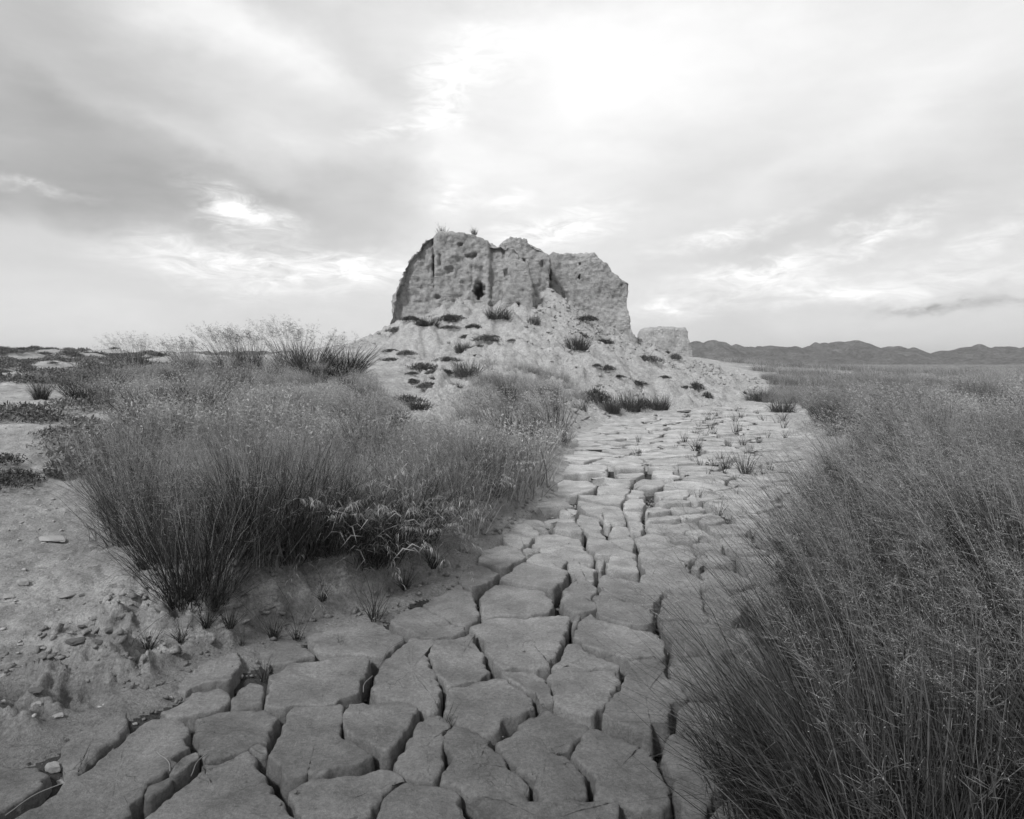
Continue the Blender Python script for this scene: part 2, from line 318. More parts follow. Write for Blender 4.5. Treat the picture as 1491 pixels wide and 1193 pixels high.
# ------------------------------------------------------------------ mud plates of the riverbed, traced
T = dict(A=(0, 873, 3.7275), B=(350, 873, 3.7275), C=(700, 873, 3.7275), D=(550, 753, 4.97), E=(800, 753, 4.97), F=(750, 653, 5.964), G=(950, 653, 5.964))
P = """A -80 930 60 915 200 930 265 960 240 1020 170 1080 60 1140 -20 1190 -200 1290 -300 1100
A 325 880 350 790 400 720 520 640 620 600 700 620 690 680 650 745 600 770 520 840 480 870 430 925 370 932
A 880 655 1000 668 1025 720 1025 775 1042 800 975 860 950 900 870 955 790 1005 770 1070 725 1100 715 1150 640 1210 500 1330 60 1330 -60 1260 250 1100 440 960 500 905 580 838 650 768 720 718 800 675
A 980 875 1010 850 1070 838 1075 865 1040 905 1000 935 945 965 915 960 950 920
A 800 1020 920 970 940 985 935 1010 850 1060 800 1090 780 1060
A 730 1110 770 1085 800 1100 770 1140 730 1150
A 870 605 940 575 1060 510 1200 490 1245 520 1250 555 1200 585 1100 620 1000 640 900 635
A 1265 545 1300 490 1360 450 1430 470 1435 520 1430 570 1340 580 1270 575
A 1060 650 1180 605 1290 590 1430 595 1480 625 1490 660 1470 740 1450 765 1380 765 1300 820 1190 865 1130 870 1075 810 1060 740
A 1190 890 1340 812 1365 830 1410 845 1430 930 1465 1000 1500 1070 1560 1130 1630 1200 1640 1330 620 1330 820 1150 950 1050 1010 1000 1100 890
A 1355 800 1400 775 1450 790 1450 825 1420 835 1370 815
A 960 500 1050 380 1280 300 1295 370 1240 450 1100 470 1000 520
A 700 590 760 480 900 420 940 480 880 560 780 610
A 965 975 1000 945 1030 960 1010 990 970 1005
B 150 400 280 360 420 345 560 310 680 305 718 330 700 380 660 440 650 490 610 535 500 570 430 578 290 575 200 595 150 575 140 545 155 470
B 400 270 350 180 480 120 640 90 720 120 830 170 900 190 870 225 760 300 700 292 600 285 480 290
B 930 205 1000 225 1052 238 1010 290 1020 370 1075 440 1090 480 1085 560 1055 600 960 585 900 550 760 520 715 485 720 430 760 350 850 270
B 1065 235 1180 215 1255 190 1275 225 1300 290 1335 370 1368 405 1300 435 1180 460 1125 478 1092 430 1046 370 1024 290
D 80 740 200 665 310 640 420 705 520 765 640 798 645 830 560 870 420 890 300 870 200 830 120 790
D 325 630 400 580 480 545 590 490 680 545 700 620 720 690 715 730 640 775 560 758 480 722 400 665
D 570 470 600 400 700 345 780 360 875 400 865 425 835 468 740 495 680 520 620 500
D 710 315 790 230 900 195 990 215 1065 285 1050 310 960 355 890 372 820 350
D 905 140 960 60 1060 40 1180 95 1140 135 1080 180 1030 210 960 195
D 1045 230 1080 208 1180 235 1150 252 1080 262
D 1095 290 1130 264 1210 247 1365 295 1345 350 1345 385 1230 362 1092 320
D 855 468 970 385 1060 332 1200 362 1370 400 1380 440 1330 480 1260 545 1100 508 970 476
D 735 580 760 530 850 492 930 480 1080 512 1200 545 1260 590 1275 650 1250 680 1100 702 900 698 790 718 755 680
D 690 790 780 740 860 714 1080 717 1200 694 1385 697 1385 770 1340 880 1310 900 1310 940 1235 1020 1240 1070 1160 1100 1060 1085 900 1085 850 1060 800 960 760 880
D 1410 750 1430 710 1475 715 1440 780 1408 795
E 185 800 225 755 300 702 335 742 480 788 600 824 740 838 790 880 825 930 840 1030 800 1045 740 1025 640 1032 560 1035 420 1005 280 955 180 880
E 75 590 120 520 210 437 300 480 355 530 310 585 330 630 330 670 235 700 110 665
E 130 340 165 302 345 375 330 400 308 465 210 418 140 398
E -115 120 0 107 210 147 250 220 322 290 303 336 100 288 -60 243 -100 190
E 318 590 370 542 440 562 560 622 730 672 745 720 750 780 690 803 540 792 342 735 342 640
E 345 460 400 412 600 462 700 482 826 522 800 585 740 650 640 636 480 566 365 503
E 402 396 430 287 600 298 636 370 636 418 540 408
E 345 300 398 292 392 350 370 388 340 360
E 258 160 290 142 415 168 540 244 615 262 622 288 480 282 340 268 290 230
E 428 160 510 150 604 157 612 190 606 238 545 233
E 662 322 720 322 860 332 1005 368 1030 400 1100 430 1135 488 1000 488 830 498 645 448 655 420 700 390
E 645 252 820 232 950 198 1030 222 1056 285 1015 328 1000 346 860 318 665 303
E 615 127 690 102 862 112 882 160 908 185 830 217 740 228 665 223 645 180
E 1045 350 1080 290 1160 245 1290 280 1335 330 1200 355 1100 356 1060 390
E 1085 402 1150 368 1300 364 1450 440 1490 480 1400 518 1290 506 1165 486 1112 440
E 795 660 815 600 890 522 1000 500 1105 502 1112 640 1132 738 1000 738 870 732 795 716
E 1133 504 1240 514 1350 562 1420 640 1390 700 1350 776 1240 762 1152 746 1128 640
E 805 752 960 748 1120 774 1240 780 1290 832 1366 910 1356 938 1250 972 1100 957 1000 988 882 996 862 880
E 1310 800 1400 800 1490 840 1480 885 1400 880 1340 850
E 1390 960 1480 905 1560 930 1600 1010 1560 1100 1490 1115 1400 1075 1290 1010
C 1038 332 1060 314 1150 314 1270 304 1340 352 1445 440 1445 488 1350 526 1280 498 1200 528 1142 528 1084 460 1038 400
C 798 372 830 342 930 334 995 362 1010 420 1074 490 1135 555 1050 580 1036 690 990 700 925 692 922 748 840 728 638 643 684 590 764 490
C 392 363 440 300 475 237 530 242 560 284 640 314 756 352 750 384 660 376 540 363 460 349
C 362 430 395 388 460 361 540 374 660 388 744 394 750 440 696 530 612 640 545 632 404 568 408 500 392 460
C 105 405 190 402 300 402 350 432 388 480 397 520 386 562 340 566 272 513 162 450
C -165 480 -60 457 92 424 156 467 264 522 296 590 228 628 148 658 108 708 20 718 -85 680 -190 620 -183 560
C 98 770 112 747 172 702 202 662 290 624 360 584 450 634 582 682 534 740 466 798 430 828 460 828 536 902 570 980 590 1058 520 1068 380 1106 308 1106 304 1030 284 960 222 918 122 850
C 495 822 562 742 622 700 700 724 820 774 878 775 925 812 964 900 994 990 1014 1080 995 1126 880 1116 642 1076 624 1000 564 900
B 1085 985 1135 900 1117 800 1106 745 1155 664 1230 694 1350 744 1378 822 1448 892 1528 952 1564 1010 1574 1096 1500 1096 1350 1056 1250 1056 1155 1008
B 820 870 900 770 1000 642 1080 622 1146 657 1092 720 1092 790 1106 870 1076 940 1038 992 930 978 880 920
B 582 572 650 558 780 558 890 572 966 592 956 640 896 710 826 800 788 842 720 836 684 798 594 772 556 720 556 650
B 252 622 292 593 420 593 552 578 552 630 540 700 555 772 676 808 710 850 640 908 530 932 430 942 360 936 330 966 240 986 212 968 164 830 204 750 242 660
B 278 1042 330 985 400 948 440 958 560 953 640 928 750 888 856 922 900 975 848 980 792 1016 732 1088 682 1198 650 1330 380 1330 330 1130
B 764 1082 832 1004 900 988 1030 1013 1168 1053 1198 1100 1208 1150 1245 1200 1230 1330 672 1330 712 1190
B 1270 1150 1300 1072 1420 1102 1600 1128 1800 1113 2060 1108 2068 1330 1270 1330
C 1088 592 1160 558 1310 554 1385 602 1392 678 1320 714 1200 696 1084 678 1066 640
C 978 762 1012 724 1080 714 1280 744 1400 800 1380 900 1300 1050 1180 1130 1064 1060 1044 960 1004 850
C 1420 560 1490 520 1560 560 1560 640 1480 660 1410 610
C 1400 700 1470 680 1560 700 1560 800 1450 820 1410 780
F 535 600 572 553 756 607 738 652 545 622
F 545 637 738 667 750 712 786 772 640 747 595 700
F 838 690 872 658 972 662 998 737 1025 768 832 762 805 730
F 988 657 1098 652 1126 705 1090 737 1014 733
F 768 612 790 610 840 650 820 666 774 648
F 545 442 660 468 800 493 916 503 950 580 956 641 850 636 740 587 600 536 564 500
F 950 532 1106 528 1090 570 1086 637 978 641 968 580
F 940 460 1000 434 1100 439 1146 480 1106 516 950 516
F 984 400 1022 353 1106 363 1136 405 1070 426 988 417
F 1148 690 1153 643 1300 633 1490 621 1540 623 1618 665 1560 688 1440 711 1260 708
F 1140 628 1144 583 1400 564 1455 603 1300 621
F 1148 512 1250 509 1360 553 1143 571 1134 540
F 1174 483 1260 454 1490 453 1535 465 1490 482 1270 491
F 1248 418 1206 372 1380 349 1500 354 1525 390 1462 431 1263 431
F 702 404 966 404 946 450 912 486 800 481 660 451 562 428 545 404
F 724 378 706 322 760 303 995 338 985 378 956 391 800 386
F 763 288 880 273 1006 273 996 318 880 317
F 1034 300 1080 259 1278 254 1325 290 1200 336 1024 337
F 340 718 355 654 528 654 585 712 575 755 380 721
F 245 630 380 594 516 613 516 637 350 641 320 655
F 384 550 430 519 555 542 522 596 400 567
F 65 602 200 604 296 662 314 698 180 686 60 650
F 860 178 872 149 1126 153 1116 182 900 187
F 873 202 1108 194 1126 215 1050 241 900 241
G 565 758 620 748 820 753 848 750 898 836 720 846 624 846
G 455 678 560 658 700 643 826 657 864 690 808 731 553 736
G 285 720 390 693 512 745 470 762 420 767 398 786 292 738
G 164 737 230 733 340 783 402 810 330 827 204 816 168 780
G 395 610 500 564 588 573 634 630 560 647 452 656
G 424 792 470 774 548 774 612 870 598 881 440 876 345 840 420 829
G 724 872 900 854 1005 900 950 921 800 926 735 900
G 734 947 950 934 1095 960 1075 1026 900 1036 764 1000
G 295 430 370 389 584 413 596 435 390 461
G 225 590 235 564 490 529 545 545 400 586 290 601"""
traced = []
for ln in P.splitlines():
    s = ln.split(); ox, oy, k = T[s[0]]; q = list(map(float, s[1:]))
    traced.append(np.array([gp(ox + q[a] / k, oy + q[a + 1] / k) for a in range(0, len(q), 2)]))
traced += [np.array([(x, y) for x, y in p]) for p in []]
def area(p): x, y = p[:, 0], p[:, 1]; return .5 * abs(np.dot(x, np.roll(y, -1)) - np.dot(y, np.roll(x, -1)))
def ccw(p): x, y = p[:, 0], p[:, 1]; return p if np.dot(x, np.roll(y, -1)) - np.dot(y, np.roll(x, -1)) > 0 else p[::-1]
# the rest of the bed: cells between spread-out centres, held clear of the traced plates
def outside_traced(x, y):
    r = np.full(x.shape, 9.0)
    for p in traced:
        c = p.mean(0); rr = np.hypot(*(p - c).T).max(); near = np.hypot(x - c[0], y - c[1]) < rr + 1.2
        if near.any(): r[near] = np.minimum(r[near], seg_dist(x[near], y[near], p))
    return r
cand = np.stack([rng.uniform(-6, 11, 14000), 1.0 + 25 * rng.random(14000) ** .8], 1)
cand = cand[seg_dist(cand[:, 0], cand[:, 1], chan) < -.12]
ot = outside_traced(cand[:, 0], cand[:, 1]); ok = (cand[:, 1] > 1.7) & (ot > .07); cand = cand[ok]; ot = ot[ok]
seeds = []
for (x, y), o_ in zip(cand, ot):
    sp = (.30 + .022 * min(y, 17)) * (.75 + .5 * random.random())
    if o_ < sp * .22: continue
    if all(((x - a) / 1.15) ** 2 + ((y - b) / .95) ** 2 > max(sp, s_) ** 2 for a, b, s_ in seeds): seeds.append((x, y, sp))
S = np.array(seeds)[:, :2]
def cell(k):
    c = S[k]; poly = [np.array(c) + np.array(v) for v in ((-.75, -.75), (.75, -.75), (.75, .75), (-.75, .75))]
    dd = np.hypot(*(S - c).T); 
    for q in np.argsort(dd)[1:22]:
        if dd[q] > 2.2: break
        mid = (S[q] + c) / 2; n = (S[q] - c) / dd[q]; outp = []
        for a in range(len(poly)):
            p0, p1 = poly[a], poly[(a + 1) % len(poly)]; d0, d1 = np.dot(p0 - mid, n), np.dot(p1 - mid, n)
            if d0 <= 0: outp.append(p0)
            if d0 * d1 < 0: outp.append(p0 + (p1 - p0) * d0 / (d0 - d1))
        poly = outp
        if len(poly) < 3: return None
    return np.array(poly)
def resample(p, step):
    q = np.roll(p, -1, 0); outp = []
    for a, b in zip(p, q):
        n = max(1, int(round(np.hypot(*(b - a)) / step))); outp += [a + (b - a) * t / n for t in range(n)]
    return np.array(outp)
def inset(p, dist):
    t = np.roll(p, -1, 0) - np.roll(p, 1, 0); n = np.stack([-t[:, 1], t[:, 0]], 1); n /= np.linalg.norm(n, axis=1, keepdims=True) + 1e-9
    return p + n * (dist if np.ndim(dist) == 0 else np.asarray(dist)[:, None])
tb = np.vstack([resample(p, .05) for p in traced])
def clip_traced(poly, c):
    d_ = np.hypot(*(tb - c).T); idx = np.where(d_ < 1.3)[0]
    for q in idx[np.argsort(d_[idx])]:
        n = (tb[q] - c) / d_[q]; lim = d_[q] - .025
        if (poly - c).dot(n).max() <= lim: continue
        outp = []
        for a in range(len(poly)):
            p0, p1 = poly[a], poly[(a + 1) % len(poly)]; d0, d1 = np.dot(p0 - c, n) - lim, np.dot(p1 - c, n) - lim
            if d0 <= 0: outp.append(p0)
            if d0 * d1 < 0: outp.append(p0 + (p1 - p0) * d0 / (d0 - d1))
        poly = np.array(outp)
        if len(poly) < 3: return None
    return poly
filler = []
for k in range(len(S)):
    p = cell(k)
    if p is None: continue
    p = clip_traced(p, S[k])
    if p is None or area(p) < .01: continue
    p = resample(ccw(p), .07)
    wob = np.stack([fbm(p[:, 0] * 2.6, p[:, 1] * 2.6, o=3, s=61), fbm(p[:, 0] * 2.6, p[:, 1] * 2.6, o=3, s=66)], 1) * .075
    p = p + wob
    tg = np.roll(p, -1, 0) - np.roll(p, 1, 0); hz_ = tg[:, 0] ** 2 / ((tg ** 2).sum(1) + 1e-9)
    gap = .007 + .012 * (1 + vn(p[:, 0] * 1.6, p[:, 1] * 1.6, s=91)) + .0016 * p[:, 1] + hz_ * .0075 * np.clip(p[:, 1] - 4, 0, 9)
    p = inset(p, gap)
    for _ in range(3):
        for tp in traced:
            c = tp.mean(0); rr = np.hypot(*(tp - c).T).max()
            if np.hypot(*(p.mean(0) - c)) > rr + 1.1: continue
            ds_ = seg_dist(p[:, 0], p[:, 1], tp); bad = ds_ < .02
            if not bad.any(): continue
            e = 1e-3; gx = (seg_dist(p[:, 0] + e, p[:, 1], tp) - ds_) / e; gy = (seg_dist(p[:, 0], p[:, 1] + e, tp) - ds_) / e
            p = p + np.where(bad, .022 - ds_, 0)[:, None] * np.stack([gx, gy], 1)
    if area(p) < .008: continue
    filler.append(p)
def plate(p, seed, traced_):
    y0 = p[:, 1].mean(); step = .016 if y0 < 4.2 else .028 if y0 < 7 else .06 if y0 < 12 else .1
    p = ccw(p)
    if traced_:
        q = np.roll(p, -1, 0); p = np.stack([p * .9 + q * .1, p * .1 + q * .9], 1).reshape(-1, 2)
    p = resample(p, step)
    keep = np.hypot(*(p - np.roll(p, 1, 0)).T) > step * .3; p = p[keep]
    amp = min(.016, .06 * math.sqrt(area(p)))
    p = inset(p, amp * fbm(p[:, 0] * 9, p[:, 1] * 9, o=3, s=seed % 97) + .6 * amp * vn(p[:, 0] * 34, p[:, 1] * 34, s=3) + (.0005 if traced_ else 0))
    if traced_ and y0 > 4.2:
        tg = np.roll(p, -1, 0) - np.roll(p, 1, 0); p = inset(p, .0062 * (y0 - 3.6) * tg[:, 0] ** 2 / ((tg ** 2).sum(1) + 1e-9))
    c = p.mean(0); n = len(p); fine_ = y0 < 7
    rr = np.hypot(*(p - c).T)
    sc = [1, .992, .978, .95, .9, .84, .76, .66, .54, .4, .26, .12] if fine_ else [1, .97, .9, .75, .45]
    rnd = random.Random(seed); tilt = (rnd.gauss(0, .012), rnd.gauss(0, .012)); z0 = rnd.uniform(-.010, .006) * (1 if y0 < 6 else 2.4); dome = rnd.choice((-.009, -.005, .0, .003, .007))
    if traced_ and y0 < 7: z0 += .003
    Vs = []
    size = math.sqrt(area(p))
    for dz, o_ in ((-.135, .006), (-.085, .009), (-.045, .006), (-.020, .002)):
        q = inset(p, -o_ * (1 + .8 * fbm(p[:, 0] * 14, p[:, 1] * 14, np.full(n, dz * 30), o=3, s=22)))
        Vs.append(np.column_stack([q, np.full(n, z0 + dz)]))
    for s_ in sc:
        q = c + (p - c) * s_; e = np.abs(seg_dist(q[:, 0], q[:, 1], p)) if s_ < 1 else np.zeros(n)
        r1 = min(.009, .08 * size)
        z = z0 - .008 * (1 - np.clip(e / r1, 0, 1)) ** 2 - dome * (1 - np.clip(e / (.35 * size), 0, 1)) ** 2
        z = z + .007 * fbm(q[:, 0] * 6, q[:, 1] * 6, o=5, s=15, g=.6) + .002 * fbm(q[:, 0] * 40, q[:, 1] * 40, o=2, s=18)
        z = z + tilt[0] * (q[:, 0] - c[0]) + tilt[1] * (q[:, 1] - c[1]); Vs.append(np.column_stack([q, z]))
    nrg = len(Vs); zc = Vs[-1][:, 2].mean(); V_ = np.vstack(Vs + [np.array([[c[0], c[1], zc]])]) - np.array([c[0], c[1], 0])
    a = np.arange(n); b = (a + 1) % n
    fq = np.vstack([np.stack([r * n + a, r * n + b, (r + 1) * n + b, (r + 1) * n + a], 1) for r in range(nrg - 1)])
    ft = np.stack([(nrg - 1) * n + a, (nrg - 1) * n + b, np.full(n, nrg * n)], 1)
    return V_, fq, ft, c
allp = [(p, True) for p in traced] + [(p, False) for p in filler]
vis = [(p, t) for p, t in allp if area(p) > .004]
# the 300 that show largest stay single plates, the far small ones are one part
vis.sort(key=lambda a: -area(a[0]) / a[0][:, 1].mean() ** 3)
rest = []
for k, (p, t_) in enumerate(vis):
    V_, fq, ft, c = plate(p, k * 13 + 5, t_)
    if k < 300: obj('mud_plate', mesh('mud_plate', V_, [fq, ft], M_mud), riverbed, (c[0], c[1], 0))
    else: rest.append((V_ + np.array([c[0], c[1], 0]), fq, ft))
if rest:
    off = 0; VV = []; Q = []; TT = []
    for V_, fq, ft in rest: VV.append(V_); Q.append(fq + off); TT.append(ft + off); off += len(V_)
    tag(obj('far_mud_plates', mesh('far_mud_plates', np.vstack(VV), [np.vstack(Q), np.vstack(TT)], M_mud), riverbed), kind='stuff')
print('PLATES', len(vis), 'rest', len(rest))

# ------------------------------------------------------------------ hills on the horizon
def hills():
    ridge = [(-2500,515),(-900,512),(-300,520),(200,516),(700,512),(960,506),(1008,503),(1040,501),(1060,504),(1100,508),(1125,506),(1150,509),(1178,507),(1200,503),(1225,502),(1250,500),
             (1266,504),(1285,510),(1320,507),(1340,510),(1355,516),(1366,520),(1378,515),(1400,512),(1420,506),(1432,505),(1450,509),(1491,509),(1560,505),(1700,511),(1900,504),(2400,510),(3200,516),(4200,512)]
    D0 = 1500.; xs = np.linspace(-3000, 4600, 1500); rx = np.array([(u - U0) / F * D0 for u, _ in ridge]); rz = np.array([EYE + 1.12 * (V0 - v) / F * D0 for _, v in ridge])
    top = np.interp(xs, rx, rz) * 1.06 + 4.6 * (.45 - np.abs(fbm(xs / 34., xs * 0, o=5, s=2, g=.6)))
    ts = np.linspace(-1, 1, 70); Xh, Th = np.meshgrid(xs, ts, indexing='ij'); Yh = D0 + Th * 330 + 40 * fbm(Xh / 180, Th * 0, o=2, s=6)
    prof = np.where(Th < 0, (1 + Th) ** 1.25, (1 - Th) ** 1.0)
    g = 1 - np.abs(fbm(Xh / 55 + Th * .7, Yh / 160, o=5, s=77)); g2 = fbm(Xh / 20, Yh / 30, o=3, s=79)
    Z = top[:, None] * (prof * (1 - .75 * (1 - prof) * (1.3 - g) * 1.6)) + g2 * 1.1 * prof * (1 - prof) * 3 - 1.5 * (1 - prof)
    V_ = np.stack([Xh, Yh, Z], -1).reshape(-1, 3); a, b = Xh.shape; i = np.arange(a - 1)[:, None]; j = np.arange(b - 1)[None]
    q = np.stack([i * b + j, (i + 1) * b + j, (i + 1) * b + j + 1, i * b + j + 1], -1).reshape(-1, 4)
    return tag(obj('hills', mesh('hills', V_, q, M_hill)), kind='structure')
hills()

# ------------------------------------------------------------------ rammed-earth ruin
def solid(poly_px, dist, thick, skew=0.0, batter=.07, seed=0, voxel=.075, holes=(), steps=(), amp=1.0):
    bm = bmesh.new(); z_min = min(EYE - (v - V0) / F * dist for _, v in poly_px)
    cx = np.mean([(u - U0) / F * dist for u, _ in poly_px]); fr = []; bk = []
    for u, v in poly_px:
        x = (u - U0) / F * dist; z = EYE - (v - V0) / F * dist; yy = dist + skew * (x - cx)
        fr.append(bm.verts.new((x, yy + batter * (z - z_min), z))); bk.append(bm.verts.new((x * 1.0, yy + thick - batter * (z - z_min), z)))
    n = len(fr); bm.faces.new(fr); bm.faces.new(bk[::-1])
    for a in range(n): bm.faces.new([fr[a], bk[a], bk[(a + 1) % n], fr[(a + 1) % n]])
    bmesh.ops.triangulate(bm, faces=bm.faces); bmesh.ops.recalc_face_normals(bm, faces=bm.faces)
    me = bpy.data.meshes.new('tmp'); bm.to_mesh(me); bm.free(); o = bpy.data.objects.new('tmp', me); C.objects.link(o)
    md = o.modifiers.new('r', 'REMESH'); md.mode = 'VOXEL'; md.voxel_size = voxel
    sm = o.modifiers.new('s', 'SMOOTH'); sm.iterations = 5; sm.factor = .6
    dg = bpy.context.evaluated_depsgraph_get(); m2 = bpy.data.meshes.new_from_object(o.evaluated_get(dg)); bpy.data.objects.remove(o)
    m2.calc_loop_triangles(); nv = len(m2.vertices); co = np.empty(nv * 3); m2.vertices.foreach_get('co', co); co = co.reshape(-1, 3)
    no = np.empty(nv * 3); m2.vertex_normals.foreach_get('vector', no); no = no.reshape(-1, 3)
    x, y, z = co.T
    dsp = .23 * fbm(x * .55, y * .55, z * .4, o=3, s=seed) + .085 * fbm(x * 1.7, y * 1.7, z * 1.2, o=5, s=seed + 5, g=.62)
    gul = 1 - np.abs(fbm(x * 1.1 + 3, y * 1.1, z * .22, o=3, s=seed + 11)); dsp = dsp - .12 * np.clip(gul - .78, 0, 1) * 3
    lay = .6 * fbm(x * .7, y * .7, z * 4.5, o=3, s=seed + 20); dsp = dsp + .022 * lay
    dsp = dsp + 0.06 * fbm(x * 5, y * 5, z * 4.5, o=3, s=seed + 30, g=.7)
    pit = np.clip(fbm(x * 2.3, y * 2.3, z * 2.0, o=3, s=seed + 41) - .55, 0, 1); dsp = dsp - .10 * pit
    co = co + no * (dsp * amp)[:, None]
    up = U0 + co[:, 0] / co[:, 1] * F; vp = V0 - (co[:, 2] - EYE) / co[:, 1] * F; front = np.clip(-no[:, 1] * 2, 0, 1) * (co[:, 1] < dist + thick * .5 + 1)
    for (u0, u1, yy) in steps:                                  # set-backs of the face
        co[:, 1] += yy * sst(0, 1, (up - u0) / 3) * (1 - sst(0, 1, (up - u1) / 3)) * front
    for (hu, hv, ru, rv, dep) in holes:
        r = np.sqrt(((up - hu) / ru) ** 2 + ((vp - hv) / rv) ** 2) + .35 * fbm(up * .25, vp * .25, o=3, s=8); co[:, 1] += dep * (1 - sst(.55, 1.15, r)) * front
    m2.vertices.foreach_set('co', co.ravel()); m2.materials.clear(); m2.materials.append(M_ruin)
    m2.polygons.foreach_set('use_smooth', np.ones(len(m2.polygons), bool)); m2.update(); return m2
ruin = obj('earth_ruin', None, loc=(0, 0, 0))
tag(ruin, 'large weathered rammed-earth fortress ruin with a dark cave mouth, standing on the mound', 'ruin')
left = [(568,520),(567,440),(569,425),(577,413),(582,404),(584,393),(592,383),(597,369),(606,357),(612,350),(624,347),(630,341),(640,338),(655,337),(672,335),
        (690,335),(702,339),(712,346),(722,351),(735,353),(756,362),(768,380),(772,410),(776,450),(790,520)]
w = obj('wall_block', solid(left, 36.9, 4.6, seed=1, batter=.10, steps=((540, 629, .55), (712, 734, .35)),
    holes=((697,424,7.5,10,1.6),(670,356,4,3,.3),(687,373,8,4,.35),(653,393,7,5,.25),(636,433,6,4.5,.45),(629.5,385,1.5,36,.7),(640,380,3,12,.25),(715,455,5,3,.3))), ruin)
tag(w, 'left block holding the cave mouth')
def bedded(*a, **k): return obj('wall_block', solid(*a, **k), ruin)
tag(bedded([(728,500),(731,350),(738,345),(752,344),(765,346),(768,353),(785,358),(797,364),(803,372),(804,500)], 38.6, 3.2, seed=3, holes=((760,380,6,3,.3),(790,384,3,8,.2))), 'stepped middle block with a raised knob on top')
tag(bedded([(794,520),(796,366),(806,364),(830,366),(852,369),(866,370),(871,378),(885,388),(894,399),(907,409),(915,410),(917,424),(914,440),(917,470),(922,490),(930,525)],
    39.6, 1.9, skew=-.30, seed=4, batter=.05, holes=((798,403,4,8,1.0),(797,380,1.5,14,.4),(844,404,2.4,3.5,.7),(845,384,2,2,.3),(905,425,2,14,.1)), amp=.8), 'long right wall falling away to the right')
b_ = obj('buttress', solid([(730,505),(733,385),(742,377),(758,377),(768,383),(773,400),(776,440),(786,505)], 35.9, 2.4, seed=6, batter=.06, voxel=.07,
    holes=((753,444,3.2,3.2,.8),(779,434,3,9,.5),(737,398,4,12,.2)), amp=.7), ruin)
small = obj('earth_ruin', solid([(933,535),(940,500),(941,487),(944,480),(950,478),(960,478),(975,476),(990,476),(1000,476),(1002,481),(1004,496),(1007,510),(1012,535)], 68, 5.0, seed=9, voxel=.11, amp=.7, batter=.03,
    holes=((973,514,4,2,.8),)), None)
tag(small, 'small flat-topped earth tower stump standing alone to the right of the big ruin', 'ruin')

# ------------------------------------------------------------------ plants
def ribbons(N_, rnd, radius, length, tilt, bend, width, segs=4, wind=(0, 0), droop=0.0, widthpow=1.0, flat=0.0):
    """stacked grass blades; returns verts, quads, tris, tone, and the tip curves"""
    az_ = rnd.uniform(0, 2 * np.pi, N_); r = radius * np.sqrt(rnd.random(N_)); L_ = rnd.uniform(*length, N_)
    bx = r * np.cos(az_); by = r * np.sin(az_); az2 = az_ + rnd.normal(0, .8, N_)
    th0 = np.radians(rnd.uniform(*tilt, N_)) * (.25 + .75 * r / max(radius, 1e-6)); be = np.radians(rnd.uniform(*bend, N_)) * np.where(rnd.random(N_) < .12, 2.6, 1)
    pts = []; px_, py_, pz_ = bx.copy(), by.copy(), np.full(N_, -.03); w = rnd.uniform(*width, N_); tone = rnd.random(N_)
    fa = rnd.uniform(0, np.pi, N_); ws = []
    for k in range(segs + 1):
        s_ = k / segs; pts.append(np.stack([px_ + wind[0] * L_ * s_ ** 2, py_ + wind[1] * L_ * s_ ** 2, pz_ - droop * L_ * s_ ** 3], 1)); ws.append(w * (1 - s_ ** 2.2 * .85) )
        th = th0 + be * s_ + rnd.normal(0, .10, N_); st = L_ / segs; az2 = az2 + rnd.normal(0, .22, N_); px_ = px_ + np.sin(th) * np.cos(az2) * st; py_ = py_ + np.sin(th) * np.sin(az2) * st; pz_ = pz_ + np.cos(th) * st
    side = np.stack([np.cos(fa), np.sin(fa), np.zeros(N_)], 1)
    Vs = []; n2 = []
    for k in range(segs):
        Vs += [pts[k] - side * ws[k][:, None] / 2, pts[k] + side * ws[k][:, None] / 2]
    Vs.append(pts[segs]); V_ = np.vstack(Vs); a = np.arange(N_)
    Q = np.vstack([np.stack([2 * k * N_ + a, (2 * k + 1) * N_ + a, (2 * k + 3) * N_ + a, (2 * k + 2) * N_ + a], 1) for k in range(segs - 1)]) if segs > 1 else np.zeros((0, 4), int)
    k = segs - 1; Tt = np.stack([2 * k * N_ + a, (2 * k + 1) * N_ + a, 2 * segs * N_ + a], 1)
    return V_, Q, Tt, np.tile(tone, 2 * segs + 1), pts
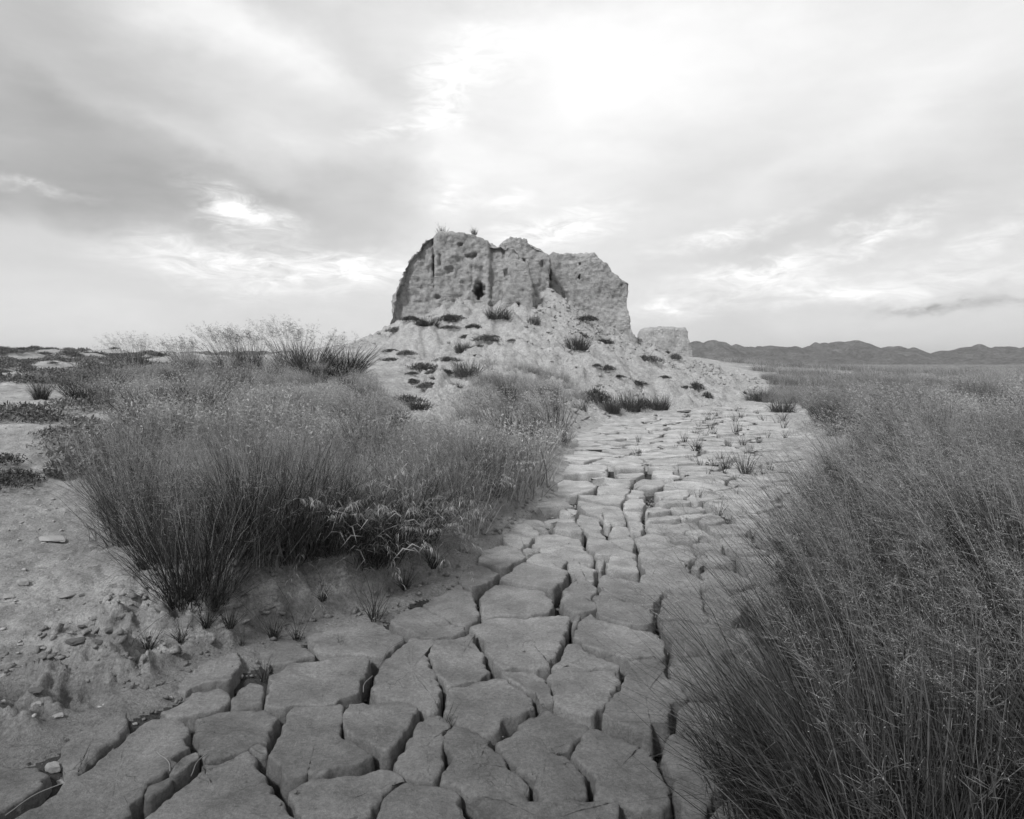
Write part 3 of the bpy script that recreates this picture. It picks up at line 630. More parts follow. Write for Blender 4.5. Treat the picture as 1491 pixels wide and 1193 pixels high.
def heads(pts, rnd, n_per, span, ln, wd, wind=(0, 0), sag=.3):
    """feathery seed heads round the upper part of each stem"""
    a, b = pts[-2], pts[-1]; c = pts[-3]; M_ = len(a); tri = []; tone = []
    s_ = rnd.uniform(1 - span, 1.0, (M_, n_per)); P_ = np.where(s_[..., None] > .5, a[:, None] + (b - a)[:, None] * ((s_ - .5) * 2)[..., None], c[:, None] + (a - c)[:, None] * (s_ * 2)[..., None])
    dirv = rnd.normal(0, 1, (M_, n_per, 3)); dirv[..., 2] = np.abs(dirv[..., 2]) * .6 + .3; dirv /= np.linalg.norm(dirv, axis=-1, keepdims=True)
    dirv[..., 0] += wind[0] * 2; dirv[..., 1] += wind[1] * 2; dirv[..., 2] -= sag
    l_ = rnd.uniform(*ln, (M_, n_per))[..., None] * (1.25 - s_[..., None] * .7); tip = P_ + dirv * l_; sd = rnd.normal(0, 1, (M_, n_per, 3)); sd /= np.linalg.norm(sd, axis=-1, keepdims=True)
    mid = P_ + dirv * l_ * .65; w_ = rnd.uniform(*wd, (M_, n_per))[..., None]
    V_ = np.stack([P_, mid + sd * w_ / 2, tip, mid - sd * w_ / 2], 2).reshape(-1, 3); n = len(V_) // 4
    V_, tn = V_, np.repeat(rnd.random(n), 4)
    # small spikelets at the branch tips
    tp = tip.reshape(-1, 3)[::2]; k_ = len(tp); s2 = rnd.normal(0, 1, (k_, 3)); s2 /= np.linalg.norm(s2, axis=1, keepdims=True); a2 = rnd.normal(0, 1, (k_, 3)); a2[:, 2] -= .6; a2 /= np.linalg.norm(a2, axis=1, keepdims=True)
    wq = float(np.mean(wd)); W2 = np.stack([tp, tp + a2 * wq * 3 + s2 * wq, tp + a2 * wq * 6, tp + a2 * wq * 3 - s2 * wq], 1).reshape(-1, 3)
    V_ = np.vstack([V_, W2]); tn = np.concatenate([tn, np.full(len(W2), .95)]); n = len(V_) // 4
    return V_, np.arange(n * 4).reshape(n, 4), tn
def merge(parts):
    off = 0; VV = []; Q = []; Tt = []; tn = []
    for V_, q, t_, to in parts:
        VV.append(V_); tn.append(to)
        if q is not None and len(q): Q.append(q + off)
        if t_ is not None and len(t_): Tt.append(t_ + off)
        off += len(V_)
    f = []
    if Q: f.append(np.vstack(Q))
    if Tt: f.append(np.vstack(Tt))
    return np.vstack(VV), f, np.concatenate(tn)
def tussock_meshes(seed, nb, nh, h, radius, tilt=(5, 42), wind=(-.12, 0), width=(.0025, .005), segs=5, hn=26, bend=(5, 45), hl=(.02, .085), hw=(.0007, .0014), hd=1.6):
    rnd = np.random.default_rng(seed)
    V1, Q1, T1, t1, _ = ribbons(nb, rnd, radius, (h * .45, h * .95), tilt, bend, width, segs, wind)
    V2, Q2, T2, t2, _ = ribbons(nb // 3, rnd, radius * 1.2, (h * .2, h * .6), (25, 78), (10, 80), width, 4, wind, .1)
    Va, fa, ta = merge([(V1, Q1, T1, t1), (V2, Q2, T2, t2 * .8)])
    bl = mesh('grass_tussock', Va, fa, M_blade, False, ta)
    V3, Q3, T3, t3, pts = ribbons(nh, rnd, radius * .9, (h * .85, h * 1.15), (tilt[0], tilt[1] * .75), (0, 30), (width[0] * .6, width[1] * .6), 6, (wind[0] * 1.3, wind[1]))
    Vh, Qh, th_ = heads(pts, rnd, int(hn * hd), .8, hl, hw, (wind[0] * .6, 0), .15)
    Vb, fb, tb = merge([(V3, Q3, T3, t3), (Vh, Qh, None, th_)])
    return bl, mesh('seed_heads', Vb, fb, M_head, False, tb)
def tuft_mesh(seed, nb, h, radius, mat, tilt=(5, 45), wind=(-.1, 0), width=(.003, .006), segs=3, nh=0, hn=14, name='grass', bend=(5, 50), hl=(.02, .08), hw=(.0008, .0016)):
    rnd = np.random.default_rng(seed); parts = [ribbons(nb, rnd, radius, (h * .4, h), tilt, bend, width, segs, wind)[:4]]
    if nh:
        V3, Q3, T3, t3, pts = ribbons(nh, rnd, radius, (h * .9, h * 1.2), tilt, (0, 30), (width[0] * .5, width[1] * .5), max(3, segs), wind); Vh, Qh, th_ = heads(pts, rnd, hn, .95, hl, hw, wind)
        parts += [(V3, Q3, T3, t3 * .5 + .5), (Vh, Qh, None, th_ * .5 + .5)]
    V_, f, tn = merge(parts); return mesh(name, V_, f, mat, False, tn)

protos = {}
protos['dark'] = [tussock_meshes(s, 520, 55, 1.0, .20, (4, 44), (-.04, 0)) for s in (1, 2, 3)]
protos['lean'] = [tussock_meshes(s, 600, 60, 1.0, .22, (3, 30), (-.22, .03), hn=30) for s in (4, 5, 6)]
protos['feather'] = [tussock_meshes(s, 300, 110, 1.0, .2, (4, 34), (-.22, 0), (.003, .006), 4, 34) for s in (7, 8, 9)]
protos['dark_far'] = [tussock_meshes(s, 300, 40, 1.0, .20, (4, 46), (-.04, 0), (.006, .013), 4, 14, hl=(.04, .12), hw=(.004, .007), hd=1) for s in (21, 22, 23)]
protos['lean_far'] = [tussock_meshes(s, 280, 70, 1.0, .24, (3, 32), (-.18, 0), (.006, .013), 4, 16, hl=(.04, .12), hw=(.004, .007), hd=1) for s in (24, 25, 26)]
protos['feather_far'] = [tussock_meshes(s, 170, 90, 1.0, .24, (4, 38), (-.2, 0), (.005, .011), 4, 16, hl=(.04, .13), hw=(.004, .007), hd=1) for s in (27, 28, 29)]
used = set()
def tussock(kind, x, y, z, h, label, group=None, rot=None, wide=1.0, cat='grass tussock'):
    if y > 8: kind += '_far'
    v = random.randrange(3); key = (kind, v)
    if key not in used:
        used.add(key); bl, hd = protos[kind][v]; o = obj('grass_tussock', None); bb = obj('grass_blades', bl, o); hh = obj('seed_heads', hd, o); protos[(kind, v)] = (o, bb, hh)
    else:
        po, pb, ph = protos[key]; o = po.copy(); C.objects.link(o)
        for q_ in (pb, ph): c_ = q_.copy(); C.objects.link(c_); c_.parent = o
        for k_ in ('group',):
            if k_ in o: del o[k_]
    o.location = (x, y, z); r_ = random.uniform(0, 6.28) if kind.startswith('dark') and rot is None else (rot or random.uniform(-.5, .5)); o.rotation_euler = (0, 0, r_)
    o.scale = (h * wide, h * wide, h); tag(o, label, cat, group); return o
def tus_px(kind, u, v, hpx, label, group=None, wide=1.0):
    x, y, z = hit(u, v); return tussock(kind, x, y, z, hpx / F * y, label, group, wide=wide)
# --- prominent single tussocks: left bank
for a in [('dark',292,850,215,'dense dark tussock at the lowest corner of the left bank, spilling over the crumbling edge',1.1),
          ('dark',238,822,170,'dark tussock left of the lowest one on the bank, beside the pebbly sand'),
          ('dark',186,752,140,'leftmost dark tussock of the left thicket, stems fanning out to the left over bare sand'),
          ('dark',205,785,185,'upright dark tussock behind the pebbly sand, second in the front row from the left'),
          ('dark',352,822,215,'tall stiff tussock above the pale crusty lump of the bank',.85),
          ('dark',415,812,230,'tall tussock in the middle of the bank edge, fanning stems to both sides',1.1),
          ('dark',478,812,180,'tussock fanning right along the bank edge, left of the drooping pale reeds'),
          ('dark',540,812,190,'low spreading tussock under the drooping pale reeds',1.2),
          ('dark',600,792,160,'tussock at the right end of the left bank edge, hanging toward the cracked mud',1.2),
          ('dark',262,790,165,'dark tussock standing just behind the lowest corner one on the left bank'),
          ('feather',655,752,130,'feathery tussock on the bank above the first pale mud plates'),
          ('feather',705,718,120,'feathery tussock where the left bank bends along the cracked bed'),
          ('feather',760,668,95,'rounded feathery tussock on the bank nearest the middle of the riverbed'),
          ('feather',800,640,80,'grey feathery tussock overhanging the narrow part of the riverbed'),
          ('dark',215,625,78,'broad dark tussock deep in the left thicket, behind the bare sandy gap',1.7),
          ('dark',290,618,80,'broad dark tussock in the middle distance of the left thicket',1.6),
          ('dark',620,715,110,'dark rounded tussock at the right of the left thicket, behind the pale reeds',1.3),
          # against the sky
          ('dark',505,548,62,'dark tussock on the skyline right beside the sandy mound',1.6),
          ('dark',455,552,74,'tall dark tussock on the skyline with long stems against the clouds',1.4),
          ('feather',425,545,80,'feathery pale-headed grass on the skyline, left of the tall dark tussocks'),
          ('feather',365,540,62,'thin feathery grass standing alone on the skyline, middle of the left ridge'),
          ('feather',335,545,70,'wispy grass with the longest leaning stem on the skyline'),
          ('feather',270,545,55,'feathery grass clump on the skyline, second from the left'),
          ('feather',195,548,62,'leftmost feathery grass clump showing against the sky'),
          ('dark',60,580,44,'small spiky dark tuft alone on the pale flat at far left',.9),
          ('dark',120,585,52,'dark rounded tussock on the far-left flat beside the spiky tuft',1.5)]:
    tus_px(a[0], *a[1:4], a[4], wide=a[5] if len(a) > 5 else 1.0)
# --- prominent single tussocks: right bank
for kd, x, y, h, lb, wd in [('lean',1.62,2.55,1.0,'near black-based tussock at the bottom edge, stems raking left across the mud plates',1.1),
          ('lean',1.05,2.2,.85,'lowest tussock in the foreground, stalks sweeping flat over the right mud plates',1.2),
          ('lean',2.1,2.75,1.15,'tall foreground tussock second from the right corner',1.0),
          ('lean',1.75,3.5,1.0,'tussock on the right bank leaning over the cracked plates beyond the nearest clump',1.0),
          ('lean',2.3,3.3,1.2,'tall tussock at the right edge of the foreground with dark gaps in its base',1.0),
          ('lean',2.55,4.2,1.15,'big leaning tussock filling the right edge above the foreground clump',1.0),
          ('lean',2.15,4.7,1.05,'leaning tussock beside the buried plates on the right bank',1.0),
          ('lean',2.75,5.8,1.05,'feathery leaning tussock midway up the right bank',1.0),
          ('feather',4.35,9.3,.75,'pale tussock at the notch where the right bank bulges into the riverbed',1.1)]:
    tussock(kd, x, y, H(x, y), h, lb, wide=wd)
# --- the merged thickets: clumps nobody could name one by one share a label
def inpoly_px(x, y, poly):
    z = height(x, y, False); u = U0 + x / y * F; v = V0 - (z - EYE) / y * F; return seg_dist(u, v, np.array(poly, float)) < 0
Lpoly = [(130,700),(135,600),(165,556),(220,535),(350,530),(520,534),(542,565),(560,600),(600,632),(660,622),(690,580),(705,545),(760,530),(830,545),(848,590),
         (830,640),(800,690),(740,740),(690,782),(630,806),(560,830),(400,815),(340,838),(250,845),(195,775)]
def scatter(n, x0, x1, y0, y1, minlast=0):
    return rng.uniform(x0, x1, n), rng.uniform(y0, y1, n)
def chdist(x, y): return seg_dist(x, y, chan)
def spaced(x, y, sp, lim):
    pts = []
    for a, b in zip(x, y):
        if len(pts) >= lim: break
        if all((a - c) ** 2 + (b - d_) ** 2 > (sp * (1 + .03 * b)) ** 2 for c, d_ in pts): pts.append((a, b))
    return pts
x, y = scatter(3000, -9, 2.5, 4, 20); k = inpoly_px(x, y, Lpoly) & (chdist(x, y) > .25)
for a, b in spaced(x[k], y[k], .72, 44):
    tussock('feather' if random.random() < .5 else 'dark', a, b, H(a, b), random.uniform(.42, 1.0) * (.8 if b > 10 else 1), 'feathery tussock in the ' + ('front' if b < 7 else 'middle' if b < 11 else 'back') + ' of the left thicket, ' + ('on the side of the bare flat' if a / b < -.32 else 'below the skyline clumps' if a / b < -.12 else 'on the side of the riverbed'), 'tussocks merged in the left thicket')
ang_l = lambda x, y: (x > .9) & (x / np.maximum(y, .1) < 1.0)
x, y = scatter(6000, .9, 13, 1.5, 18); k = ang_l(x, y) & (chdist(x, y) > .18 + .7 * sst(4.4, 7, y)) & (y < 18)
for a, b in spaced(x[k], y[k], .55, 110):
    tussock('lean' if random.random() < .75 else 'feather', a, b, H(a, b), random.uniform(.8, 1.15) if b < 9 else random.uniform(.65, .95), 'leaning tussock in the ' + ('nearest' if b < 4 else 'near' if b < 7 else 'middle' if b < 11 else 'far') + ' part of the right thicket, ' + ('along the cracked bed' if chdist(np.array([a]), np.array([b]))[0] < 1.0 else 'well back from the bed' if a / b < .6 else 'at the right picture edge'), 'tussocks merged in the right thicket')

# --- fields of grass that nobody could count
hide = bpy.data.collections.new('tuft_source'); hide_far = bpy.data.collections.new('far_tuft_source'); hide_fine = bpy.data.collections.new('fine_tuft_source')
def lib(col, me): o = bpy.data.objects.new('grass', me); col.objects.link(o)
for s in range(4): lib(hide, tuft_mesh(20 + s, 130, .8, .22, M_mid, tilt=(3, 34), wind=(-.2, 0), nh=30, hn=30, segs=4, width=(.003, .006)))
hide_mid = bpy.data.collections.new('mid_source'); hide_fine2 = bpy.data.collections.new('fine_mid_source')
for s in range(5): lib(hide_mid, tuft_mesh(120 + s, 75, .72, .34, M_far, wind=(-.14, 0), nh=26, hn=12, segs=3, tilt=(3, 42), width=(.009, .018), hl=(.04, .12), hw=(.003, .006)))
for s in range(5): lib(hide_fine2, tuft_mesh(140 + s, 50, .5, .30, M_fine, wind=(-.1, 0), nh=26, hn=12, segs=3, tilt=(3, 50), width=(.007, .014), hl=(.04, .11), hw=(.004, .009)))
for s in range(4): lib(hide_fine, tuft_mesh(40 + s, 90, .5, .28, M_fine, wind=(-.12, 0), nh=26, hn=26, segs=3, tilt=(2, 50), width=(.0025, .005)))
for s in range(3): lib(hide_far, tuft_mesh(60 + s, 130, .85, .75, M_fine, wind=(-.15, 0), nh=30, hn=8, segs=2, tilt=(2, 45), width=(.012, .026), hl=(.05, .13), hw=(.006, .012)))
def field(name, col, pts, scl, label, cat='grass'):
    pts = np.array(pts, np.float32); me = bpy.data.meshes.new(name); me.vertices.add(len(pts)); me.vertices.foreach_set('co', pts.ravel())
    a = me.attributes.new('scl', 'FLOAT', 'POINT'); a.data.foreach_set('value', np.asarray(scl, np.float32))
    a = me.attributes.new('turn', 'FLOAT', 'POINT'); a.data.foreach_set('value', rng.uniform(-.8, .8, len(pts)).astype(np.float32))
    o = obj(name, me); md = o.modifiers.new('grow', 'NODES'); t = bpy.data.node_groups.new(name, 'GeometryNodeTree'); md.node_group = t
    t.interface.new_socket('Geometry', in_out='INPUT', socket_type='NodeSocketGeometry'); t.interface.new_socket('Geometry', in_out='OUTPUT', socket_type='NodeSocketGeometry')
    gi = t.nodes.new('NodeGroupInput'); go = t.nodes.new('NodeGroupOutput'); ip = t.nodes.new('GeometryNodeInstanceOnPoints'); ci = t.nodes.new('GeometryNodeCollectionInfo')
    ci.inputs['Collection'].default_value = col; ci.inputs['Separate Children'].default_value = True; ci.inputs['Reset Children'].default_value = True
    na_ = t.nodes.new('GeometryNodeInputNamedAttribute'); na_.data_type = 'FLOAT'; na_.inputs['Name'].default_value = 'scl'
    nb_ = t.nodes.new('GeometryNodeInputNamedAttribute'); nb_.data_type = 'FLOAT'; nb_.inputs['Name'].default_value = 'turn'
    cx_ = t.nodes.new('ShaderNodeCombineXYZ'); t.links.new(nb_.outputs[0], cx_.inputs[2])
    t.links.new(gi.outputs[0], ip.inputs['Points']); t.links.new(ci.outputs[0], ip.inputs['Instance']); ip.inputs['Pick Instance'].default_value = True
    t.links.new(cx_.outputs[0], ip.inputs['Rotation']); t.links.new(na_.outputs[0], ip.inputs['Scale']); t.links.new(ip.outputs[0], go.inputs[0])
    tag(o, label, cat, kind='stuff'); return o
hide_under = bpy.data.collections.new('under_source')
for s in range(4): lib(hide_under, tuft_mesh(90 + s, 190, .55, .28, M_dim, wind=(-.12, 0), segs=3, width=(.003, .006)))  # undergrowth coloured near black, painting in the shade between the tussocks
# left thicket fill
x, y = scatter(26000, -10, 3, 4, 26); k = inpoly_px(x, y, Lpoly) & (chdist(x, y) > .12); x, y = x[k], y[k]
k = vn(x * .8, y * .8, s=4) + rng.uniform(-.35, .35, len(x)) > .08; x, y = x[k], y[k]; m_ = min(len(x), 1250); x, y = x[:m_], y[:m_]
print('left fill', m_)
sc_ = rng.uniform(.45, 1.35, m_) * np.where(y > 10, .7, 1); zz = height(x, y); q = y < 7.5
field('grass', hide_fine, np.stack([x, y, zz], 1)[q], sc_[q], 'fine dry feathery grass filling the front of the left thicket')
field('grass', hide_fine2, np.stack([x, y, zz], 1)[~q], sc_[~q], 'fine dry feathery grass filling the back of the left thicket')
# right thicket and plain
x, y = scatter(30000, .8, 45, 1.6, 46); k = (x / y < 1.05) & (chdist(x, y) > .15 + (.2 + 1.1 * np.clip(vn(x * .45, y * .45, s=47) + .3, 0, 1)) * sst(4.5, 8, y) + .5 * sst(3.8, 5.5, y)) & (seg_dist(x, y, mound_poly) > .2) & (vn(x * .7, y * .7, s=44) + rng.uniform(-.4, .4, len(x)) > -.3)
x, y = x[k], y[k]; dens = np.clip(1.4 / (1 + (y / 12) ** 1.6), 0, 1); k = (rng.random(len(x)) < dens + .25) ; x, y = x[k], y[k]; m_ = len(x); print('right fill', m_)
sc_ = rng.uniform(.5, 1.15, m_) * np.where(y > 14, .72, .95); zz = height(x, y); q = y < 7.5
field('grass', hide, np.stack([x, y, zz], 1)[q], sc_[q], 'dense wind-bent grass filling the right bank')
field('grass', hide_mid, np.stack([x, y, zz], 1)[~q], sc_[~q], 'wind-bent grass spreading over the plain right of the riverbed')
xx, yy = scatter(2500, .9, 9, 1.8, 9); k = (xx / yy < 1.05) & (chdist(xx, yy) > .12); xx, yy = xx[k], yy[k]
field('grass', hide_under, np.stack([xx, yy, height(xx, yy)], 1), rng.uniform(.6, 1.1, len(xx)), 'thick undergrowth between the near tussocks of the right bank')
# far plain
x, y = scatter(60000, -40, 330, 38, 330); k = (x / y < 1.1) & (x / y > .26) & (seg_dist(x, y, mound_poly) > .5); x, y = x[k], y[k]
k = (fbm(x / 26, y / 9, o=3, s=14) + rng.uniform(-.4, .4, len(x)) > -.12) & (rng.random(len(x)) < np.clip(1.3 - y / 260, .2, 1)); x, y = x[k], y[k]; m_ = min(len(x), 16000); print('far', m_)
field('far_grass', hide_far, np.stack([x[:m_], y[:m_], height(x[:m_], y[:m_])], 1), rng.uniform(.5, 1.05, m_) , 'low scrub and grass spread over the plain toward the hills')
# left flats: sparse low mats
hide_mat = bpy.data.collections.new('mat_source')
def shrub_mesh(seed, n, rx, rz, leaf, mat=M_leaf, spiky=0.0):
    rnd = np.random.default_rng(seed); a = rnd.uniform(0, 2 * np.pi, n); r = np.sqrt(rnd.random(n)); lob = (1 + .28 * np.sin(2 * a + seed) + .18 * np.sin(5 * a + seed * 2) + .12 * np.sin(9 * a)) * (1 + .12 * rnd.normal(0, 1, n))
    zt = np.sqrt(np.clip(1 - r ** 2, 0, 1)) * (.75 + .4 * rnd.random(n)); f = rnd.random(n) ** .5
    p = np.stack([r * lob * np.cos(a) * rx, r * lob * np.sin(a) * rx * .8, zt * f * rz], 1)
    d1 = rnd.normal(0, 1, (n, 3)); d1[:, 2] += .5 + spiky * 2; d1 /= np.linalg.norm(d1, axis=1, keepdims=True); d2 = rnd.normal(0, 1, (n, 3)); d2 = np.cross(d1, d2); d2 /= np.linalg.norm(d2, axis=1, keepdims=True)
    l = rnd.uniform(.6, 1.3, n)[:, None] * leaf; V_ = np.stack([p - d2 * l * .22, p + d1 * l * .5 - d2 * l * .1, p + d1 * l, p + d2 * l * .22 + d1 * l * .3], 1).reshape(-1, 3)
    V_[:, 2] = np.maximum(V_[:, 2], -.02)
    return mesh('cushion_shrub', V_, np.arange(n * 4).reshape(n, 4), mat, False, np.repeat(rnd.random(n), 4))
for s in range(3): o = bpy.data.objects.new('ground_cover', shrub_mesh(80 + s, 700, .30, .13, .045, M_scrub)); hide_mat.objects.link(o)
x, y = scatter(5000, -30, -2.5, 5, 45); u = U0 + x / y * F; k = (u < 240) & (u > -300) & (vn(x * .8, y * .8, s=24) + rng.uniform(-.45, .45, len(x)) > .25) & (y > 6.8); x, y = x[k], y[k]; print('cover', len(x))
field('ground_cover', hide_mat, np.stack([x, y, height(x, y)], 1), rng.uniform(.5, 1.6, len(x)), 'dark low mats of ground cover on the left flat and ridge', 'ground cover')

# --- cushion shrubs on the mound: every dark spot of the photograph
shr = [shrub_mesh(s, 1500, .5, .20, .06) for s in (100, 101, 102)] + [tuft_mesh(s, 420, .62, .34, M_leaf, tilt=(2, 75), wind=(-.05, 0), width=(.008, .018), segs=3, name='cushion_shrub', bend=(0, 60)) for s in (103, 104)]
used_s = {}
def shrub(u, v, wpx, label, kind=0, hs=1.0, name='cushion_shrub', cat='shrub'):
    x, y, z = hit(u, v); k_ = random.randrange(3) if kind == 0 else 3 + random.randrange(2)
    o = obj(name, shr[k_], loc=(x, y, z)); s_ = wpx / F * y * (1.5 if kind == 0 else 1.25); o.scale = (s_ * random.uniform(.95, 1.2), s_ * random.uniform(.8, 1.1), s_ * hs * random.uniform(.9, 1.4)); o.rotation_euler = (0, 0, random.uniform(0, 6.28)); tag(o, label, cat, 'dark shrubs dotting the mound'); return o
for a in [(658,461,30,'dark cushion shrub below the ruin, left of the cave mouth, largest of the top row'),(653,468,22,'flat cushion shrub touching the largest top-row one from below'),
 (613,468,20,'small dark mat at the upper left of the mound under the ruin corner'),(598,477,22,'dark mat on the upper left slope just right of the skyline'),
 (578,487,22,'thin dark mat right on the left skyline of the mound'),(623,479,30,'bushy shrub on the upper left of the mound',1,1.0),
 (611,485,15,'tiny mat beneath the bushy upper-left shrub'),(654,477,18,'oval mat under the two joined top-row shrubs'),(690,478,20,'oval cushion straight below the cave mouth'),
 (679,491,16,'small oval cushion below and left of the one under the cave'),(697,502,14,'small mat in the middle of the slope, left of a slanting one'),(708,498,24,'slanting elongated mat in the middle of the upper slope'),
 (720,503,11,'tiny cushion at the lower end of the slanting mat'),(720,492,10,'tiny cushion above the slanting mat'),(693,513,11,'lone tiny cushion in the middle of the bare slope'),
 (674,506,22,'light grassy tuft in the middle of the bare slope',1,1.1),(726,471,36,'wide dark grassy shrub at the foot of the ruin, right of the cave',1,.8),
 (777,472,17,'upright small bush under the buttress foot',1,1.2),(855,472,24,'slanting dark cushion below the right wall'),(839,490,24,'round dark cushion on the right slope, upper of two'),
 (841,514,36,'big round bush on the right slope under the round cushion',1,.9),(878,495,19,'bush on the right slope just under the long wall',0,1.2),
 (569,524,22,'dark mat at the left foot of the mound slope, upper of the left edge'),(592,520,18,'mat on the left slope beside a longer patch'),(569,509,16,'small mat by the left skyline, under the longer skyline mat'),
 (617,532,30,'large spreading cushion in the centre of the left slope'),(633,545,18,'cushion attached below the large spreading one'),(652,528,22,'elongated mat right of the large spreading cushion'),
 (648,540,24,'low mat under the elongated one on the left slope'),(600,540,13,'small round cushion left of the large spreading one'),(601,554,20,'oval cushion low on the left slope, near the edge'),
 (631,554,15,'cushion in the vertical row low on the left slope'),(623,569,26,'broad low cushion near the bottom of the left slope'),(658,558,16,'slanting little mat near the bottom of the slope'),
 (646,570,10,'tiny mat right of the broad low cushion'),(590,580,34,'elongated dark mat at the bottom left of the bare slope'),(679,545,34,'rounded spiky bush at the right of the bare slope',1,1.1),
 (644,515,20,'greyish tuft at mid height on the left slope',1,.9),(576,612,18,'small mat at the very foot of the slope'),(664,573,22,'pale bush at the grass line under the bare slope',1,.9),
 (611,604,28,'grassy clump at the foot of the bare slope',1,.9),(884,548,20,'mat in the hollow of the right slope'),(869,545,11,'tiny mat beside the one in the right hollow'),
 (901,556,13,'small slanting mat right of the hollow'),(926,559,20,'oval cushion on the right slope above the bushes at the mud edge'),(938,518,26,'dark mat along the crest line below the right wall end'),
 (983,523,18,'mat on the crest in front of the small tower'),(1013,561,15,'upright dark bush low on the right tail of the mound',0,2.0),(1030,573,9,'narrow dark bush at the steep end of the mound tail',0,3.0),
 (1084,570,8,'tiny dark bush at the last tip of the mound',0,2.5),(866,588,27,'biggest darkest bush at the mud edge below the mound',0,2.6),(892,597,28,'bush right of the darkest one at the mud edge',1,1.4),
 (917,597,32,'broad bush in the middle of the row at the mud edge',1,1.3),(938,597,22,'dark bush at the right of the row at the mud edge',0,1.6),(960,594,28,'feathery bush ending the row at the mud edge',1,1.4),
 (1000,568,12,'small cushion on the bare tail of the mound left of the upright bush'),(968,552,12,'small mat on the right slope beneath the crest'),
 (745,500,10,'tiny tuft right of the slanting mat, where the slope turns'),(1105,584,36,'grey bush where the cracked bed meets the plain',1,.8),(1140,600,34,'low bush at the far right edge of the cracked bed',1,.8),
 (20,700,64,'broad dark shrub at the left picture edge above the sand',0,1.0),(100,688,48,'dark shrub with ragged top between sand and the left thicket',1,.8),(80,695,26,'small shrub beside the broad one at the left edge',1,.8)]:
    o = shrub(a[0], a[1], a[2], a[3], *(a[4:]))
    if a[0] < 200: o['group'] = 'dark shrubs on the left flat'
    if a[0] > 1100: o['group'] = 'bushes at the far end of the riverbed'
top_tuft = tuft_mesh(150, 70, 1.0, .3, M_blade, tilt=(2, 40), wind=(-.2, 0), width=(.02, .05), segs=3, nh=10, hn=6, name='grass_tuft', hl=(.05, .15), hw=(.01, .02))
for u, v, dd, wpx, lb in [(645,339,38.2,18,'tuft of grass growing on the left top of the ruin'),(691,336,38.6,12,'small tuft of grass on the middle top of the ruin')]:
    x, y, z = at(u, v, dd); s_ = wpx / F * y; o = obj('grass_tuft', top_tuft, loc=(x, y, z - .22)); o.scale = (s_, s_, s_ * 1.1); tag(o, lb, 'grass tuft')

# --- sprouts on the mud
spr = [tuft_mesh(200 + s, n, 1.0, .10, M_sprout, tilt=(2, 50), wind=(0, 0), width=(.010, .024), segs=4, name='grass_sprout', bend=(0, 50)) for s, n in enumerate((16, 30, 60))]
def sprout(u, v, hpx, label, dens=1, grp='sprouts growing from the cracks', wide=1.0):
    x, y, z = hit(u, v); z = max(z, -.05); o = obj('grass_sprout', spr[dens], loc=(x, y, z)); s_ = hpx / F * y * (1.3 if y > 7 else 1) * random.uniform(.9, 1.15); o.scale = (s_ * wide, s_ * wide * random.uniform(.7, 1.2), s_); o.rotation_euler = (0, 0, random.uniform(0, 6.28)); tag(o, label, 'grass sprout', grp)
for a in [(385,1002,46,'spiky tuft rising from the crack left of the first large plates'),(648,1090,48,'thin-bladed tuft growing in the crack between two near plates',0),(496,964,34,'few upright blades on the sandy plate under the bank',0),
 (929,652,18,'left one of the dark sprouts in the middle of the bed, upper'),(929,674,18,'sprout right below the upper left one in the middle of the bed'),(997,652,22,'upright sprout left of centre among the far sprouts'),
 (1017,642,14,'low dark sprout behind the upright one'),(1018,628,16,'thin sprout at the back of the bed, left of the tallest back one',0),(1072,638,30,'tallest thin sprout at the back of the bed'),
 (983,661,12,'small sprout in a curved crack, left of a bushy one',0),(1015,668,20,'bushy sprout in the middle of the far bed',2),(1063,660,22,'upright sprout under the tallest back one'),
 (1057,692,28,'dark upright sprout left of the biggest one',2),(1085,700,42,'biggest dark sprout clump of the riverbed',2),(1019,688,18,'sprout of few leaning blades left of the dark upright one',0),
 (1037,683,15,'short sprout beside the few leaning blades',0),(1032,702,16,'single-stem sprout in front of the short one',0),(1072,708,18,'small sprout at the left foot of the biggest clump',0),
 (1091,668,16,'sprout behind the biggest clump'),(1118,645,14,'dark bent sprout near the right edge of the bed',0),(1039,641,14,'low bush-like sprout at the back centre',2),(1111,700,18,'sparse sprout right of the biggest clump',0),
 (1105,652,12,'spreading low sprout toward the right edge',2),(1089,632,10,'faint sprout at the back right',1),(1017,740,20,'faint thin sprout on a plate in front of the far group',0),(1047,764,26,'thin upright sprout in the nearest crack of the group',0),
 (1072,735,22,'forked sprout at the dark wide crack',0),(1030,618,10,'tiny sprout near the back edge'),(1050,610,9,'tiny sprout at the back beneath the stones'),(1120,690,14,'small sprout at the right sandy margin',0),
 (1098,706,16,'leaning sprout in a slanting crack right of the biggest clump',0),(1145,700,16,'sprout at the notch of the right bank',0)]:
    sprout(*a)
for a in [(215,912,34,'dark fuzzy tuft at the left foot of the bank',2),(265,925,40,'dark narrow tuft hanging down the bank face',2),(300,935,34,'thin tuft at the bank foot, third from the left',1),(335,925,34,'tuft of fine blades on the bank face',1),
 (352,940,30,'sparse blades at the bank foot left of the dark tuft',0),(398,930,36,'round dark tuft on the bank under the crusty lump',2),(432,935,40,'tall thin blades at the bank foot right of the round dark tuft',0),(312,890,36,'fine blades half way up the left bank',1),
 (545,905,60,'long thin stalks leaning at the gully of the bank',0),(470,880,30,'faint blades on the bank between the two pale lumps',1),(590,860,34,'fine grass on the bank right of the gully',1),(630,830,34,'fine grass hanging over the right end of the bank',1),(280,880,40,'dark blades right under the lowest tussock',2)]:
    sprout(a[0], a[1], a[2] * 1.25, a[3], dens=min(2, a[4] + 1), wide=1.1, grp='tufts on the left bank face')
